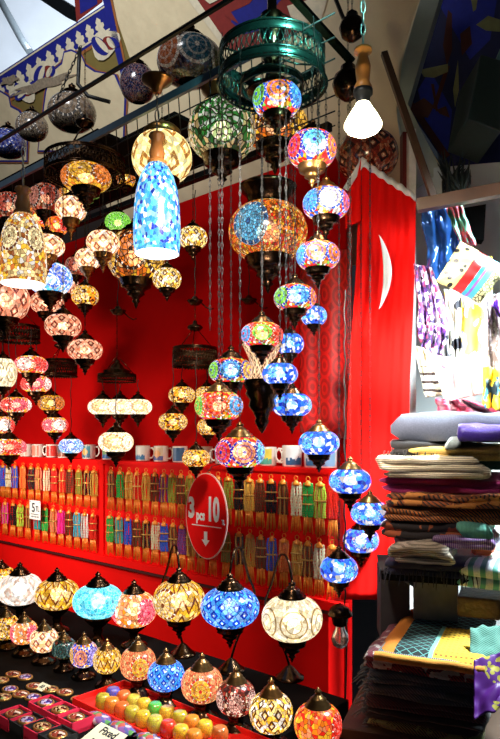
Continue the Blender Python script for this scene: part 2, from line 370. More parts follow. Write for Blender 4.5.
# --- the tall ring chandelier in the middle and its globes
ring_c = P(272, 66, 2.0); RZ = ring_c.z
def ring_drum(loc, R, h, label, rod, group=None, mat=None, name='chandelier_ring', plate=True, dome=False, band2=None):
    mat = mat or black_metal
    t = root(name, loc, label, 'chandelier', group)
    mb = MB(); S = 48
    for z in (h/2, -h/2):
        for q in (-1, 1):
            mb.tube([(R*math.cos(2*PI*k/S), R*math.sin(2*PI*k/S), z+q*h*.07) for k in range(S)], h*.045, 5, closed=True)
        mb.lathe([(R-.001, z-h*.07), (R-.001, z+h*.07)], S)
    n = 40
    for k in range(n):                       # pierced lattice
        for sgn in (-1, 1):
            pts = []
            for i in range(4):
                a = 2*PI*(k+sgn*i/3*1.3)/n; pts.append((R*math.cos(a), R*math.sin(a), -h*.42+h*.84*i/3))
            mb.tube(pts, h*.03, 4)
        a = 2*PI*(k+.5)/n
        mb.tube([(R*math.cos(a+.06*math.cos(q)), R*math.sin(a+.06*math.cos(q)), -h*.0+h*.16*math.sin(q)) for q in [2*PI*j/6 for j in range(6)]], h*.035, 4, closed=True)
        # scallop fringe
        mb.ball((R*math.cos(a), R*math.sin(a), -h*.62), h*.06, 6, 4)
    mb.build('pierced_band', mat, t)
    sp = MB()
    for k in range(3):
        a = 2*PI*k/3+.5
        sp.tube([(R*math.cos(a), R*math.sin(a), h/2), (R*.12*math.cos(a), R*.12*math.sin(a), h/2+R*(.9 if rod > .25 else .3))], .0022, 5)
        sp.tube([(R*math.cos(a), R*math.sin(a), h*.35), (0, 0, h*.35)], .003, 5)
    sp.build('support_rods', mat, t)
    if plate:
        z0 = h/2+R*(.9 if rod > .25 else .3)
        MB().lathe([(.001, .0), (.02, .002), (.035, .012), (.038, .02), (.03, .028), (.012, .034), (.008, .05), (.001, .052)], 20).build('canopy', mat, t, loc=(0, 0, z0-.01))
    if dome:
        MB().lathe([(R*1.0, 0), (R*.98, h*.25), (R*.7, h*.4), (R*.72, h*.8), (R*.6, h*.95), (R*.4, h*1.2), (R*.28, h*1.7), (R*.14, h*2.1), (R*.16, h*2.3), (R*.03, h*2.6)], 28).build('domed_cap', bronze, t, loc=(0, 0, h*.3))
    if rod > .02:
        chain_mb(rod).build('hanging_chain', mat, t, loc=(0, 0, h/2+R*(.9 if rod > .25 else .3) if plate else h*2.8))
    return t
teal_sheen_metal = plain('black_metal_teal_sheen', (.02, .06, .052), .22, .9, .5, 40)  # teal light on black metal is mixed into this base colour
big = root('chandelier_ring', ring_c, 'large black pierced metal ring chandelier with teal sheen, at the top of the picture', 'chandelier')
mb = MB(); S = 64; R0 = .16
for z in (.045, .02, -.03, -.05):
    mb.tube([(R0*math.cos(2*PI*k/S), R0*math.sin(2*PI*k/S), z) for k in range(S)], .004, 6, closed=True)
for k in range(56):
    a = 2*PI*k/56
    for sg in (-1, 1):
        mb.tube([((R0)*math.cos(a+sg*i*.037), (R0)*math.sin(a+sg*i*.037), -.03+.05*i/3) for i in range(4)], .0016, 4)
    mb.ball((R0*math.cos(a), R0*math.sin(a), -.058), .005, 6, 4)
mb.lathe([(R0-.001, .018), (R0+.002, .03), (R0-.001, .045)], S); mb.lathe([(R0-.001, -.055), (R0+.004, -.045), (R0-.001, -.028)], S)
mb.lathe([(R0+.003, -.058), (R0+.012, -.062), (R0+.003, -.066)], S)
mb.build('pierced_band', teal_sheen_metal, big)
R1 = .095; mb = MB()
for z in (.0, -.02):
    mb.tube([(R1*math.cos(2*PI*k/40), R1*math.sin(2*PI*k/40), z-.05) for k in range(40)], .004, 6, closed=True)
mb.lathe([(R1, -.07), (R1, -.05)], 40)
mb.build('inner_ring', teal_sheen_metal, big)
mb = MB()
for k in range(6):
    a = 2*PI*k/6+.3
    mb.tube([(R0*math.cos(a), R0*math.sin(a), .03), (R0*.5*math.cos(a), R0*.5*math.sin(a), .02), (0, 0, .03)], .0035, 6)
    mb.tube([(R0*math.cos(a), R0*math.sin(a), .045), (.02*math.cos(a), .02*math.sin(a), .16)], .0022, 5)
mb.build('spokes', teal_sheen_metal, big)
MB().lathe([(.001, -.10), (.02, -.10), (.075, -.085), (.08, -.078), (.03, -.06), (.018, -.02), (.03, .03), (.02, .06), (.035, .09), (.04, .11), (.03, .14), (.035, .155), (.015, .17), (.012, .3)], 28).build('centre_column', bronze, big)

for px_, y0_, y1_, w_, Y_, zt_ in ((157, 80, 256, 47, 1.95, 3), (23, 147, 286, 46, 2.2, 3), (262, 330, 440, 40, 2.12, ZTOP), (363, 0, 135, 38, 1.75, 3)):
    c_1 = P(px_, y1_, Y_); PLACED.append([(c_1.x, c_1.y, w_/F*Y_/2, c_1.z, P(px_, y0_, Y_).z), (c_1.x, c_1.y, .006, c_1.z, zt_)])
CH = 'globes hanging from the tall ring chandelier'
ZR = RZ-.05
def c_(px, py, w, h, nom, mat, label, **k): return hang(px, py, w, h, nom, mat, label, ztop=k.pop('ztop', ZR), group=CH, **k)
c_(277, 100, 49, 33, .150, 'm277', 'multicolour globe with orange centre disc and green side, highest below the black ring', rot=0)
c_(312, 150, 49, 36, .142, 'm312', 'red mosaic globe with one round blue disc, second highest on right of chandelier', botm=dbrass)
c_(326, 204, 47, 31, .142, 'm326', 'white and red mosaic globe with blue disc at left, beside flag top', rot=.1, capm=brass)
c_(318, 256, 44, 29, .140, 'm319', 'mosaic globe with blue left disc and orange right disc, right of large copper lamp', rot=-.2, Y=1.92)
c_(295, 298, 43, 27, .138, 'm295', 'mosaic globe with lime disc, blue centre disc and orange edge, above small blue globes', rot=.15, cord=0)
c_(262, 335, 43, 26, .138, 'm262', 'mosaic globe with lime centre disc and red right disc, above the lattice lantern', Y=2.02)
c_(231, 371, 45, 27, .148, 'm230', 'mosaic globe with lime left disc and yellow right disc, left of lattice lantern', Y=2.22)
c_(219, 406, 49, 31, .145, 'm219', 'mosaic globe with red centre disc and lime left edge, above lowest multicolour globe', rot=-.1, capm=dbrass)
c_(240, 452, 50, 34, .142, 'm240', 'lowest multicolour globe, peach and pale blue discs, above the bead strands', rot=.2, capm=dbrass)
c_(314, 316, 26, 20, .115, 'blue', 'small blue and white globe peeping out right of the lime and orange globe', Y=2.35)
c_(290, 344, 28, 22, .115, 'blue', 'small blue and white globe half hidden right of the lime and red globe', rot=1.0, Y=2.28)
c_(280, 374, 36, 23, .128, 'blue', 'blue and white blossom globe overlapping the right side of lattice lantern', rot=.6, Y=2.1)
c_(292, 405, 40, 25, .128, 'blue', 'blue and white blossom globe just below and right of the lattice lantern', rot=2.2, botm=bronze)
c_(319, 443, 41, 26, .130, 'blue', 'blue and white blossom globe with brass cap, in front of the shelf end', rot=.3, capm=dbrass)
c_(350, 481, 42, 27, .130, 'blue', 'blue and white blossom globe with brass cap against the red flag', rot=3.2, capm=dbrass)
c_(370, 513, 39, 25, .125, 'blue', 'blue and white blossom globe rightmost of all, nearest the scarf pile', rot=4.2, capm=dbrass, Y=2.2)
c_(361, 540, 36, 26, .120, 'blue', 'blue and white blossom globe below the rightmost one', rot=5.0, Y=2.4)
c_(339, 569, 38, 27, .120, 'blue', 'lowest blue and white blossom globe, above the bare bulb', rot=1.5)

# lattice lantern
c = P(262, 360, 2.12)
t = root('lattice_lantern', c, 'bronze lattice lantern glowing peach, behind the lime and red globe', 'lamp')
MB().lathe([(.055, -.075), (.04, -.05), (.036, -.02), (.045, .01), (.06, .04), (.066, .055), (.05, .07)], 28, uv=True).build('lattice_body', MO['lattice'], t)
MB().lathe([(.058, -.065), (.06, -.08), (.05, -.10), (.055, -.11), (.04, -.13), (.045, -.15), (.03, -.17), (.02, -.19), (.024, -.2), (.012, -.225), (.0005, -.24)], 24).build('bottom_finial', bronze, t)
MB().lathe([(.068, .05), (.066, .065), (.04, .085), (.02, .1), (.004, .12)], 24).build('top_cap', bronze, t)
chain_mb(ZR-c.z-.12).build('hanging_chain', black_metal, t, loc=(0, 0, .12))

# --- big lamps in the upper middle
t = hang(268, 232, 79, 58, .27, 'bigorange', 'very large copper-chip mosaic lamp with one round blue flower disc, behind the chains', Y=2.55, rot=.52, capm=bronze, seg=40)
t.children[1].scale = (1, 1, 1)
c = t.location
MB().lathe([(.075, .105), (.08, .12), (.085, .14), (.11, .165), (.115, .175), (.10, .185), (.03, .2), (.01, .22)], 32).build('flared_collar', bronze, t)
t = hang(222, 131, 68, 58, .22, 'greencream', 'green and cream sunburst mosaic lamp under a flared copper cap', Y=2.38, seg=36, rot=.785, ztop=2.9)
MB().lathe([(.052, .085), (.05, .1), (.055, .12), (.075, .145), (.078, .155), (.04, .165), (.01, .18)], 32).build('flared_collar', brass, t)
hang(275, 126, 66, 42, .22, 'orangedark', 'orange and black mosaic lamp behind the highest multicolour globe', Y=2.3, seg=36, ztop=2.9)
t = hang(162, 158, 60, 50, .2, 'paleyeldiam', 'pale yellow globe with small diamond outlines, behind the blue bell lamp', Y=2.45, seg=36, ztop=2.9)
MB().lathe([(.05, .07), (.06, .08), (.07, .1), (.055, .115), (.03, .12)], 28).build('flared_collar', brass, t)
hang(136, 257, 58, 52, .23, 'orangedark', 'large dim orange lamp with black petal pattern, lower left of blue bell lamp', Y=2.75, seg=36, bs=1.1)
# --- bell lamps
def bell(px, ytop, ybot, w, Y, mat, label, neck_top, topz, cool):
    hh = (ybot-ytop)/F*Y; R = w/F*Y/2; c = P(px, ybot, Y)
    t = root('bell_lamp', c, label, 'lamp', 'tall bell-shaped lamps')
    pr = [(R*.93, 0), (R*.99, hh*.12), (R, hh*.3), (R*.97, hh*.5), (R*.88, hh*.7), (R*.72, hh*.85), (R*.5, hh*.96), (R*.34, hh)]
    MB().lathe(pr, 36, uv=True).build('glass_shade', MO[mat], t)
    MB().lathe([(R*.93, .0), (R*.80, .004), (.001, .006)], 32).build('lit_opening', emis('bell_glow', (1, .93, .85) if not cool else (.9, .95, 1), 3.0), t)
    nh = (ytop-neck_top)/F*Y
    MB().lathe([(R*.40, hh-.003), (R*.42, hh+.006), (R*.30, hh+.012), (R*.30, hh+.015), (R*.34, hh+nh*.35), (R*.26, hh+nh*.6), (R*.24, hh+nh*.8), (R*.36, hh+nh*.9), (R*.32, hh+nh), (.002, hh+nh+.002)], 20).build('wooden_neck', plain('neck_wood', (.55, .22, .06), .35, 0, .3, 20, coat=.3), t)
    chain_mb(topz-c.z-hh-nh, link=.03, r=.002, w=.006).build('hanging_chain', plain('steel_chain', (.3, .33, .35), .3, .9), t, loc=(0, 0, hh+nh))
    return t
t = bell(157, 164, 254, 47, 1.95, 'bluebell', 'tall blue and white glass bell lamp with wooden neck, open bright bottom', 134, P(157, 85, 1.95).z, True)
MB().lathe([(.004, -.03), (.012, -.028), (.018, -.012), (.045, .008), (.047, .014), (.02, .018)], 24).build('funnel_cap', brass, t, loc=(0, 0, P(157, 84, 1.95).z-t.location.z))
bell(23, 214, 284, 46, 2.2, 'tanbell', 'tall amber and cream bell lamp with wooden neck at left edge', 188, P(25, 147, 2.2).z, False)
# --- left cluster
L_ = 'small mosaic globes of the left cluster'
def l_(px, py, w, h, nom, mat, label, **k): return hang(px, py, w, h, nom, mat, label, group=L_, **k)
l_(10, 207, 32, 28, .15, 'redpink', 'dull red mosaic globe at left edge, above the amber bell lamp', Y=3.2)
l_(45, 199, 32, 30, .15, 'redpink', 'dull red globe with pale roundel, right of the amber bell lamp neck', Y=3.1, rot=.5)
l_(36, 218, 26, 22, .13, 'redhot', 'small glowing red globe tucked behind the amber bell lamp shoulder', Y=3.4)
l_(71, 209, 31, 24, .14, 'creamdiam', 'bright cream and blue chip globe with brass holder, near dark pierced ring', Y=2.75, botm=brass, bs=1.5)
l_(57, 226, 22, 18, .11, 'redhot', 'tiny red and yellow globe between two cream chip globes', Y=2.95)
l_(118, 223, 26, 20, .125, 'green', 'lime green globe left of the blue bell lamp', Y=3.0)
l_(47, 246, 35, 22, .14, 'creamdiam', 'cream diamond globe with brass holder, just right of amber bell lamp', Y=2.6, botm=brass, bs=1.3, rot=.4)
l_(103, 243, 33, 24, .14, 'creamdiam', 'bright cream diamond globe with brass holder, below the lime green globe', Y=2.6, botm=brass, bs=1.3)
l_(88, 259, 26, 20, .12, 'creamdiam', 'small cream globe at lower left of the bright one below the lime globe', Y=2.85, botm=brass, bs=1.3)
l_(76, 267, 22, 20, .12, 'redpink', 'small dim red globe peeping out left of the small cream globe', Y=3.3)
l_(50, 279, 44, 32, .19, 'bluestar', 'blue and white flower globe half hidden below the amber bell lamp', Y=2.9, rot=.5)
l_(47, 303, 33, 22, .15, 'pinkdiam', 'rose diamond globe, left of the two above the lowest pair', Y=3.0)
l_(63, 284, 30, 23, .15, 'pinkdiam', 'rose diamond globe, highest of the rose diamond globes', Y=3.25, rot=.3)
l_(85, 296, 27, 21, .14, 'yelflower', 'yellow globe with a dark flower at left, beside the rose diamond globes', Y=3.15, rot=-.4)
l_(63, 326, 36, 24, .15, 'pinkdiam', 'rose diamond globe in the middle of the rose cluster, lit brightest', Y=2.72, rot=.2)
l_(85, 350, 35, 22, .15, 'pinkdiam', 'lowest rose diamond globe, above the smaller pierced ring', Y=2.85, rot=.6)
l_(6, 300, 46, 42, .2, 'pinkdiam', 'large pinkish diamond globe cut by the left edge', Y=3.0)
l_(3, 373, 27, 32, .16, 'cream', 'pale cream globe cut by the left edge, beside two red flower globes', Y=3.2)
l_(193, 238, 29, 22, .13, 'yeldiam', 'yellow diamond globe alone on its chain, right of blue bell lamp', Y=2.8)
l_(167, 279, 29, 22, .13, 'yeldiam', 'yellow diamond globe directly under the blue bell lamp', Y=2.6, rot=.3)
l_(86, 178, 50, 26, .12, 'amber', 'wide amber lamp glowing inside the dark pierced ring', Y=2.6)
l_(70, 192, 22, 18, .12, 'amber', 'dim amber globe inside the dark pierced ring', Y=3.2)
l_(126, 176, 20, 24, .12, 'amber', 'dim orange globe at right of the dark pierced ring', Y=3.05)
# --- small ring chandeliers and their globes
def zr(px, py, Y): return P(px, py, Y).z
def sring(px, py, w, hpx, Y, label, ytop, **k):
    hpx *= .72
    c = P(px, py, Y)
    return ring_drum(c, w/F*Y/2, hpx/F*Y, label, max(.05, P(px, ytop, Y).z-c.z), mat=bronze, **k)
ring_drum(P(85, 168, 2.6), .156, .062, 'large dark pierced ring chandelier lit orange inside, at upper left', .3, mat=bronze)
sring(20, 334, 38, 18, 3.6, 'small pierced bronze ring at left above the red flower globes', 240)
sring(61, 368, 31, 19, 3.7, 'small pierced bronze ring below the lowest rose diamond globe', 300)
sring(195, 357, 44, 22, 3.05, 'pierced bronze ring above the four yellow flower globes', 260)
sring(117, 378, 38, 9, 3.3, 'bronze domed ring carrying four cream globes', 316, plate=False, dome=True)
RF = 'red flower globes under the left ring'
for px, py, w, h, lab, Y in ((31, 365, 33, 19, 'red and white flower globe, highest under the left pierced ring', 3.5),
        (36, 384, 30, 18, 'red and white flower globe directly below the highest one', 3.7),
        (16, 405, 30, 17, 'red flower globe, third down under the left pierced ring', 3.55),
        (2, 425, 24, 19, 'red flower globe cut by the left edge, above the mugs', 3.65),
        (9, 447, 34, 18, 'red flower globe hanging in front of the leftmost mugs', 3.5)):
    hang(px, py, w, h, .17, 'redflower', lab, Y=Y, ztop=zr(20, 330, 3.6), group=RF, rot=px*.3, cord=1)
SR = 'globes under the small middle-left ring'
hang(51, 403, 26, 17, .15, 'amber', 'amber globe just below the small middle-left ring', Y=3.75, ztop=zr(61, 368, 3.7), group=SR, cord=1)
hang(55, 425, 26, 17, .15, 'redflower', 'rust and white star globe below the amber one', Y=3.6, ztop=zr(61, 368, 3.7), group=SR, cord=1, rot=.7)
hang(71, 446, 24, 16, .15, 'bluestar', 'small white globe with blue star, in front of the mugs', Y=3.68, ztop=zr(61, 368, 3.7), group=SR, cord=1)
CR = 'cream globes under the domed ring'
hang(103, 407, 30, 17, .15, 'creamlace', 'left one of the three cream globes in a row under the domed ring', Y=3.25, ztop=zr(117, 380, 3.3), group=CR, cord=1)
hang(120, 407, 30, 17, .15, 'creamlace', 'middle one of the three cream globes in a row under the domed ring', Y=3.5, ztop=zr(117, 380, 3.3), group=CR, cord=1, rot=.5)
hang(138, 407, 28, 17, .15, 'creamlace', 'right one of the three cream globes in a row under the domed ring', Y=3.28, ztop=zr(117, 380, 3.3), group=CR, cord=1, rot=.3)
hang(116, 442, 35, 22, .17, 'creamlace', 'larger cream globe below the row of three, in front of the mugs', Y=3.1, ztop=zr(117, 380, 3.3), group=CR, cord=1)
YR = 'yellow flower globes under the middle ring'
for px, py, w, h, lab, Y in ((182, 395, 27, 18, 'yellow flower globe, left of the pair nearest the ring', 3.1),
        (207, 395, 24, 18, 'yellow flower globe, right of the pair nearest the ring, beside the red disc globe', 3.15),
        (173, 422, 29, 19, 'yellow flower globe at left, below the pair nearest the ring', 2.95),
        (208, 427, 22, 18, 'yellow flower globe mostly hidden behind the red disc globe', 3.2),
        (196, 458, 28, 19, 'lowest yellow flower globe, just above the red oval sign', 2.9)):
    hang(px, py, w, h, .14, 'yelflower', lab, Y=Y, ztop=zr(195, 357, 3.05), group=YR, rot=px*.2, cord=1)
# --- lone hardware hanging over the red wall
for px, py, lab in ((118, 313, 'small bronze hanging hook cup above the domed ring'), (195, 303, 'small bronze hanging hook cup above the pierced middle ring'), (249, 302, 'small bronze hanging hook cup left of the lime and orange globe')):
    c = P(px, py, 3.0); t = root('hook_cup', c, lab, 'hook', 'bronze hook cups')
    MB().lathe([(.001, -.012), (.02, -.01), (.036, .006), (.038, .012), (.02, .016), (.01, .03), (.001, .032)], 20).build('cup', bronze, t)
    MB().tube([(.03, 0, 0), (.05, -.01, -.02), (.07, 0, -.03), (.085, .005, -.025)], .003, 6).build('hook', bronze, t)
    cord_mb(ZTOP-c.z-.03).build('hanging_cord', cord_mat, t, loc=(0, 0, .03))
for px, Y, yb, lab in ((210, 1.9, 330, 'dark twisted cord hanging straight, leftmost of the bare cords'), (222, 1.85, 420, 'dark twisted cord hanging straight, second of the bare cords'), (286, 1.8, 420, 'dark twisted cord hanging in front of the large copper lamp'),
                       (348, 2.25, 380, 'dark cord hanging at the left edge of the red flag')):
    zb = P(px, yb, Y).z
    o = chain_mb(2.75-zb, link=.018).build('twisted_cord', black_metal, None, loc=(P(px, yb, Y).x, Y, zb)); tag(o, lab, 'cord', 'bare hanging cords')
# --- hanging bare bulb with wooden neck
c = P(363, 128, 1.75)
t = root('reflector_bulb', c, 'bare glowing reflector bulb on wooden neck and chain above flag', 'lamp')
MB().lathe([(.001, -.018), (.025, -.016), (.043, -.006), (.050, .004), (.050, .010), (.040, .030), (.024, .055), (.018, .066)], 28).build('bulb', emis('hot_bulb', (1, .86, .55), 22), t)
MB().lathe([(.018, .062), (.020, .085), (.026, .09), (.026, .102), (.016, .106)], 20).build('socket', black_metal, t)
MB().lathe([(.02, .104), (.024, .11), (.017, .125), (.020, .15), (.021, .165), (.014, .19), (.014, .20), (.024, .204), (.024, .212), (.01, .22)], 20).build('wooden_neck', plain('pale_neck_wood', (.62, .27, .06), .3, 0, .25, 15, coat=.4), t)
chain_mb(.30, link=.03, r=.002, w=.006).build('hanging_chain', plain('bright_chain', (.35, .4, .4), .3, .9), t, loc=(0, 0, .22))
for px, py, w_, Y, lab in ((352, 28, 26, 2.2, 'black metal ball lantern behind the bulb chain, upper one'), (348, 84, 32, 2.3, 'black metal lantern behind the bulb neck, lower one')):
    c = P(px, py, Y); R = w_/F*Y/2; t = root('metal_lantern', c, lab, 'lamp', 'black metal lanterns')
    MB().lathe([(.001, -R*1.1), (R*.3, -R), (R*.8, -R*.6), (R, 0), (R*.85, R*.5), (R*.5, R*.8), (R*.45, R*1.1), (R*.2, R*1.3), (.001, R*1.5)], 20).build('lantern_body', bronze, t)
    chain_mb(.3).build('hanging_chain', black_metal, t, loc=(0, 0, R*1.4))
# unlit red globe stored near it
def stored(px, py, w, h, Y, mat, label, rot=0, capm=None, tilt=0):
    c = P(px, py, Y); R = w/F*Y/2; H = h/w*R
    t = root('unlit_globe', c, label, 'lamp', 'unlit globes stored on the overhead rack')
    MB().lathe(superprof(R, H), 32, uv=True).build('glass_globe', MO[mat], t, rz=rot)
    MB().lathe(capprof(R, H), 20).build('top_cap', capm or bronze, t)
    t.rotation_euler.x = tilt
    return t
stored(367, 156, 62, 48, 2.62, 'darkred', 'unlit dark red globe with diamond pattern, behind bulb and flag')
stored(138, 84, 36, 36, 2.55, 'darkspeck', 'unlit speckled blue and rust globe on the rack left of funnel cap', tilt=.2)
stored(190, 62, 66, 42, 2.35, 'darkmulti', 'unlit globe with orange and teal discs on the rack above', rot=.3)
stored(72, 113, 48, 34, 2.9, 'orangedark' if 0 else 'silver', 'unlit pierced silver-bronze globe on the rack under broken chain', capm=bronze)
stored(32, 127, 32, 26, 3.05, 'silver', 'unlit silver mosaic globe on rack, left of pierced bronze globe', rot=1)
stored(8, 144, 36, 26, 3.2, 'darkblue', 'unlit dark blue speckled globe at left end of the rack')
# ------------------------------------------------------------------ setting
red_board = plain('red_felt_board', (.78, .004, .003), .6, 0, .12, 6, spec=.12)
red_wall_m = plain('red_cloth_wall', (.42, .0015, .0015), .8, 0, .35, 3, spec=.05)
black_cloth = plain('black_cloth', (.0035, .003, .003), .8, 0, .3, 20, spec=.06)
def struct(name, mb, mats, label=None):
    o = mb.build(name, mats); o['kind'] = 'structure'; return o
def wq(px0, px1, z0, z1, off, mat=0, mb=None):
    mb = mb or MB(); return mb.poly([Wz(px0, z0, off), Wz(px1, z0, off), Wz(px1, z1, off), Wz(px0, z1, off)], mat)
def wslab(px0, px1, z0, z1, off0, off1, mb=None, mat=0):
    mb = mb or MB(); a = Wz(px0, 0, off0); b = Wz(px1, 0, off0)
    L = (b-a).dot(WD); th = off1-off0
    c = a+WD*(L/2)+WN*(th/2); c.z = (z0+z1)/2
    return mb.box(c, (L, th, z1-z0), rz=WR, mat=mat)
struct('wall_back', wslab(-90, 352, 0, 2.9, -.17, -.12), red_wall_m)
wb = wslab(-80, 344, .0, 1.46, -.12, -.0)
struct('wall_display', wb, red_board)
o = MB(); wslab(-80, 349, .862, .9, 0, .035, o); wslab(-80, 349, 1.44, 1.462, -.118, .012, o); wslab(101, 105, .9, 1.44, 0, .012, o)
struct('trim_display', o, red_board)
o = MB(); wslab(-80, 349, .845, .862, 0, .03, o); struct('trim_ledge', o, plain('dark_red_edge', (.06, .002, .002), .6))
struct('floor', MB().poly([(-6, -2, 0), (4, -2, 0), (4, 7, 0), (-6, 7, 0)]), plain('stone_floor', (.06, .05, .045), .5, 0, .3, 3))
struct('trim_dark_filler', wslab(-90, 108, 2.9, 3.28, -.16, -.12), plain('dark_gap_filler', (.02, .012, .010), .8))  # added strip that keeps the gap above the red wall dark
# damask panel
t = NT('damask_red'); co = t.coord('UV', 4, 8)
v1 = t.vor(co, 1, rnd=0); wv = t.m('SINE', t.m('MULTIPLY', v1.outputs['Distance'], 22))
t.set(Base_Color=t.mix(t.m('GREATER_THAN', wv, 0), (.62, .008, .006), (.36, .003, .003)), Roughness=.45); dam = t.mat
def sheet(name, corners, fn, nu, nv, mat, parent=None, solid=.002, **k):
    A, B, C, D = [Vector(c) for c in corners]     # top-left, top-right, bottom-right, bottom-left
    def g(u, v):
        p = (A*(1-u)+B*u)*(1-v)+(D*(1-u)+C*u)*v
        return p+Vector(fn(u, v))
    return MB().grid(g, nu, nv, mat=k.pop('mi', 0)).build(name, mat, parent, solid=solid, **k)
o = sheet('patterned_hanging', [W(300, 245, -.07), W(352, 250, -.07), W(352, 440, -.07), W(300, 432, -.07)], lambda u, v: WN*(.008*math.sin(u*14)), 30, 20, dam)
tag(o, 'red damask cloth panel with darker ring pattern, hung left of the flag', 'cloth')
# vault
cream = NT('vault_plaster'); co = cream.coord('Object')
n1 = cream.noise(co, 2.0, 5); n2 = cream.noise(co, 14, 6)
cream.set(Base_Color=cream.mix(cream.m('MULTIPLY', n2, n1), (.78, .66, .42), (.45, .36, .22)), Roughness=.8); cream.bump(n2, .3, .02); cream = cream.mat
wslab_f = True
# vault plane: leans out over the stall
p0 = Vector(Wz(100, 2.6, -.35)); slope = Vector((WN.x*.44, WN.y*.44, 1)).normalized()
VN = WD.cross(slope).normalized()
def V(px, py, lift=0): 
    p = hit(px, py, p0, VN); d = Vector((0, 0, EYE))-p; d = VN if VN.dot(d) > 0 else -VN
    return p+d*lift
paint_blue = plain('paint_blue', (.012, .016, .22), .6); paint_olive = plain('paint_olive', (.19, .14, .035), .7, 0, .4, 10)
paint_rust = plain('paint_rust', (.34, .12, .03), .7); paint_red = plain('paint_dark_red', (.22, .02, .015), .7); paint_cream = plain('paint_cream', (.72, .64, .46), .7)
rubble = plain('broken_plaster', (.28, .22, .15), .9, 0, .6, 60, .8)
VM = [cream, paint_blue, paint_olive, paint_rust, paint_red, paint_cream, rubble]
mb = MB()
def vp(pts, mat, lift): mb.poly([V(x, y, lift) for x, y in pts], mat)
vp([(-200, 200), (-5, 92), (108, 2), (140, -60), (436, -60), (425, -20), (400, 62), (396, 110), (407, 190), (409, 260), (-200, 320)], 0, 0)
# frieze: parameter along the band
def band(t, s):      # t along (0..1), s across (0 = upper edge)
    a = Vector((-30, 96)); b = Vector((116, 0)); n = Vector((.32, .95))
    if t > 1: pass
    q = a+(b-a)*t+n*s; return (q.x, q.y)
def bq(t0, t1, s0, s1, mat, lift): vp([band(t0, s0), band(t1, s0), band(t1, s1), band(t0, s1)], mat, lift)
bq(0, .97, -1, 60, 2, .003)
bq(0, .93, -2.5, 21, 1, .006); bq(0, .94, -1, .6, 5, .009); bq(0, .96, 21, 23, 5, .008); bq(0, .96, 23, 25.5, 1, .009); bq(0, .96, 25.5, 28.5, 3, .008)
for i in range(13):
    t0 = .05+i*.068
    def L(dx, s): return band(t0+dx/150, s)
    vp([L(-3.8, 21), L(-2.6, 17.5), L(-4.2, 15.5), L(-4.0, 12.5), L(-2, 11.5), L(-2.6, 9), L(0, 5), L(2.6, 9), L(2, 11.5), L(4.0, 12.5), L(4.2, 15.5), L(2.6, 17.5), L(3.8, 21)], 5, .010)
# scalloped lower edge: cream lobes with a blue and rust outline
def lobe(pts, grow):
    cx = sum(p[0] for p in pts)/len(pts); cy = sum(p[1] for p in pts)/len(pts); out = []
    for x, y in pts:
        d = math.hypot(x-cx, y-cy); out.append((cx+(x-cx)*(d+grow)/d, cy+(y-cy)*(d+grow)/d))
    return out
lobeA = [(48, 92), (54, 72), (64, 64), (66, 53), (73, 51), (83, 56), (87, 66), (96, 72), (116, 75), (126, 98), (124, 150), (40, 150)]
lobeB = [(-20, 95), (2, 92), (10, 97), (12, 107), (20, 111), (28, 122), (28, 160), (-20, 160)]
for lb in (lobeA, lobeB):
    vp(lobe(lb, 3.4), 3, .009); vp(lobe(lb, 2), 1, .011); vp(lb, 0, .013)
def blob(cx, cy, rx, ry, rot, mat, lift, n=18, k=0, a=0):
    pts = []
    for i in range(n):
        q = 2*PI*i/n; r = 1+a*math.sin(k*q); x = rx*r*math.cos(q); y = ry*r*math.sin(q)
        pts.append((cx+x*math.cos(rot)-y*math.sin(rot), cy+x*math.sin(rot)+y*math.cos(rot)))
    vp(pts, mat, lift)
for cx, cy, s, r in ((107, 44, 1.25, -.9), (46, 73, 1.1, .1), (27, 92, .9, .6)):
    blob(cx, cy, 13*s, 10*s, r, 5, .014, k=3, a=.12); blob(cx-4*s, cy+2, 5*s, 9*s, r+.2, 1, .016); blob(cx-2*s, cy+1, 2.2*s, 8*s, r+.2, 5, .018)
    blob(cx+3.5*s, cy-1, 5*s, 6*s, r, 4, .016); blob(cx+5*s, cy-1, 2.3*s, 5*s, r+.3, 5, .018); blob(cx+8*s, cy-2, 2.5*s, 5*s, r+.1, 1, .018)
blob(46, 84, 30, 5, -.32, 6, .020, n=30, k=7, a=.25); blob(12, 80, 9, 4, -.3, 6, .020, k=5, a=.25)
# rust edge strip down the right side of the frieze
vp([(100, -20), (108, -20), (128, 76), (123, 76)], 1, .014); vp([(108, -20), (110, -20), (130, 76), (128, 76)], 3, .012)
vp([(74, -20), (104, -20), (104, 2), (78, 22)], 4, .010); vp([(80, -20), (98, -20), (99, 4), (82, 14)], 1, .012)
# painted triangle in the middle
vp([(192, -8), (182, -10), (223, 44), (250, 60), (300, 30), (330, -10)], 4, .004)
vp([(218, -10), (232, 5), (232, 22), (246, 34), (262, 30), (275, 8), (290, -10)], 1, .006)
vp([(238, -10), (262, -10), (250, 4), (232, 12), (240, 24), (226, 16), (230, 4)], 4, .008)
vp([(288, 6), (330, -6), (322, 20), (300, 24), (292, 18)], 5, .008); vp([(211, 4), (240, -10), (230, -12), (206, 0)], 5, .009)
vp([(182, -10), (192, -10), (229, 44), (224, 46)], 5, .010)
for o2 in ([struct('ceiling', mb, VM)]): pass
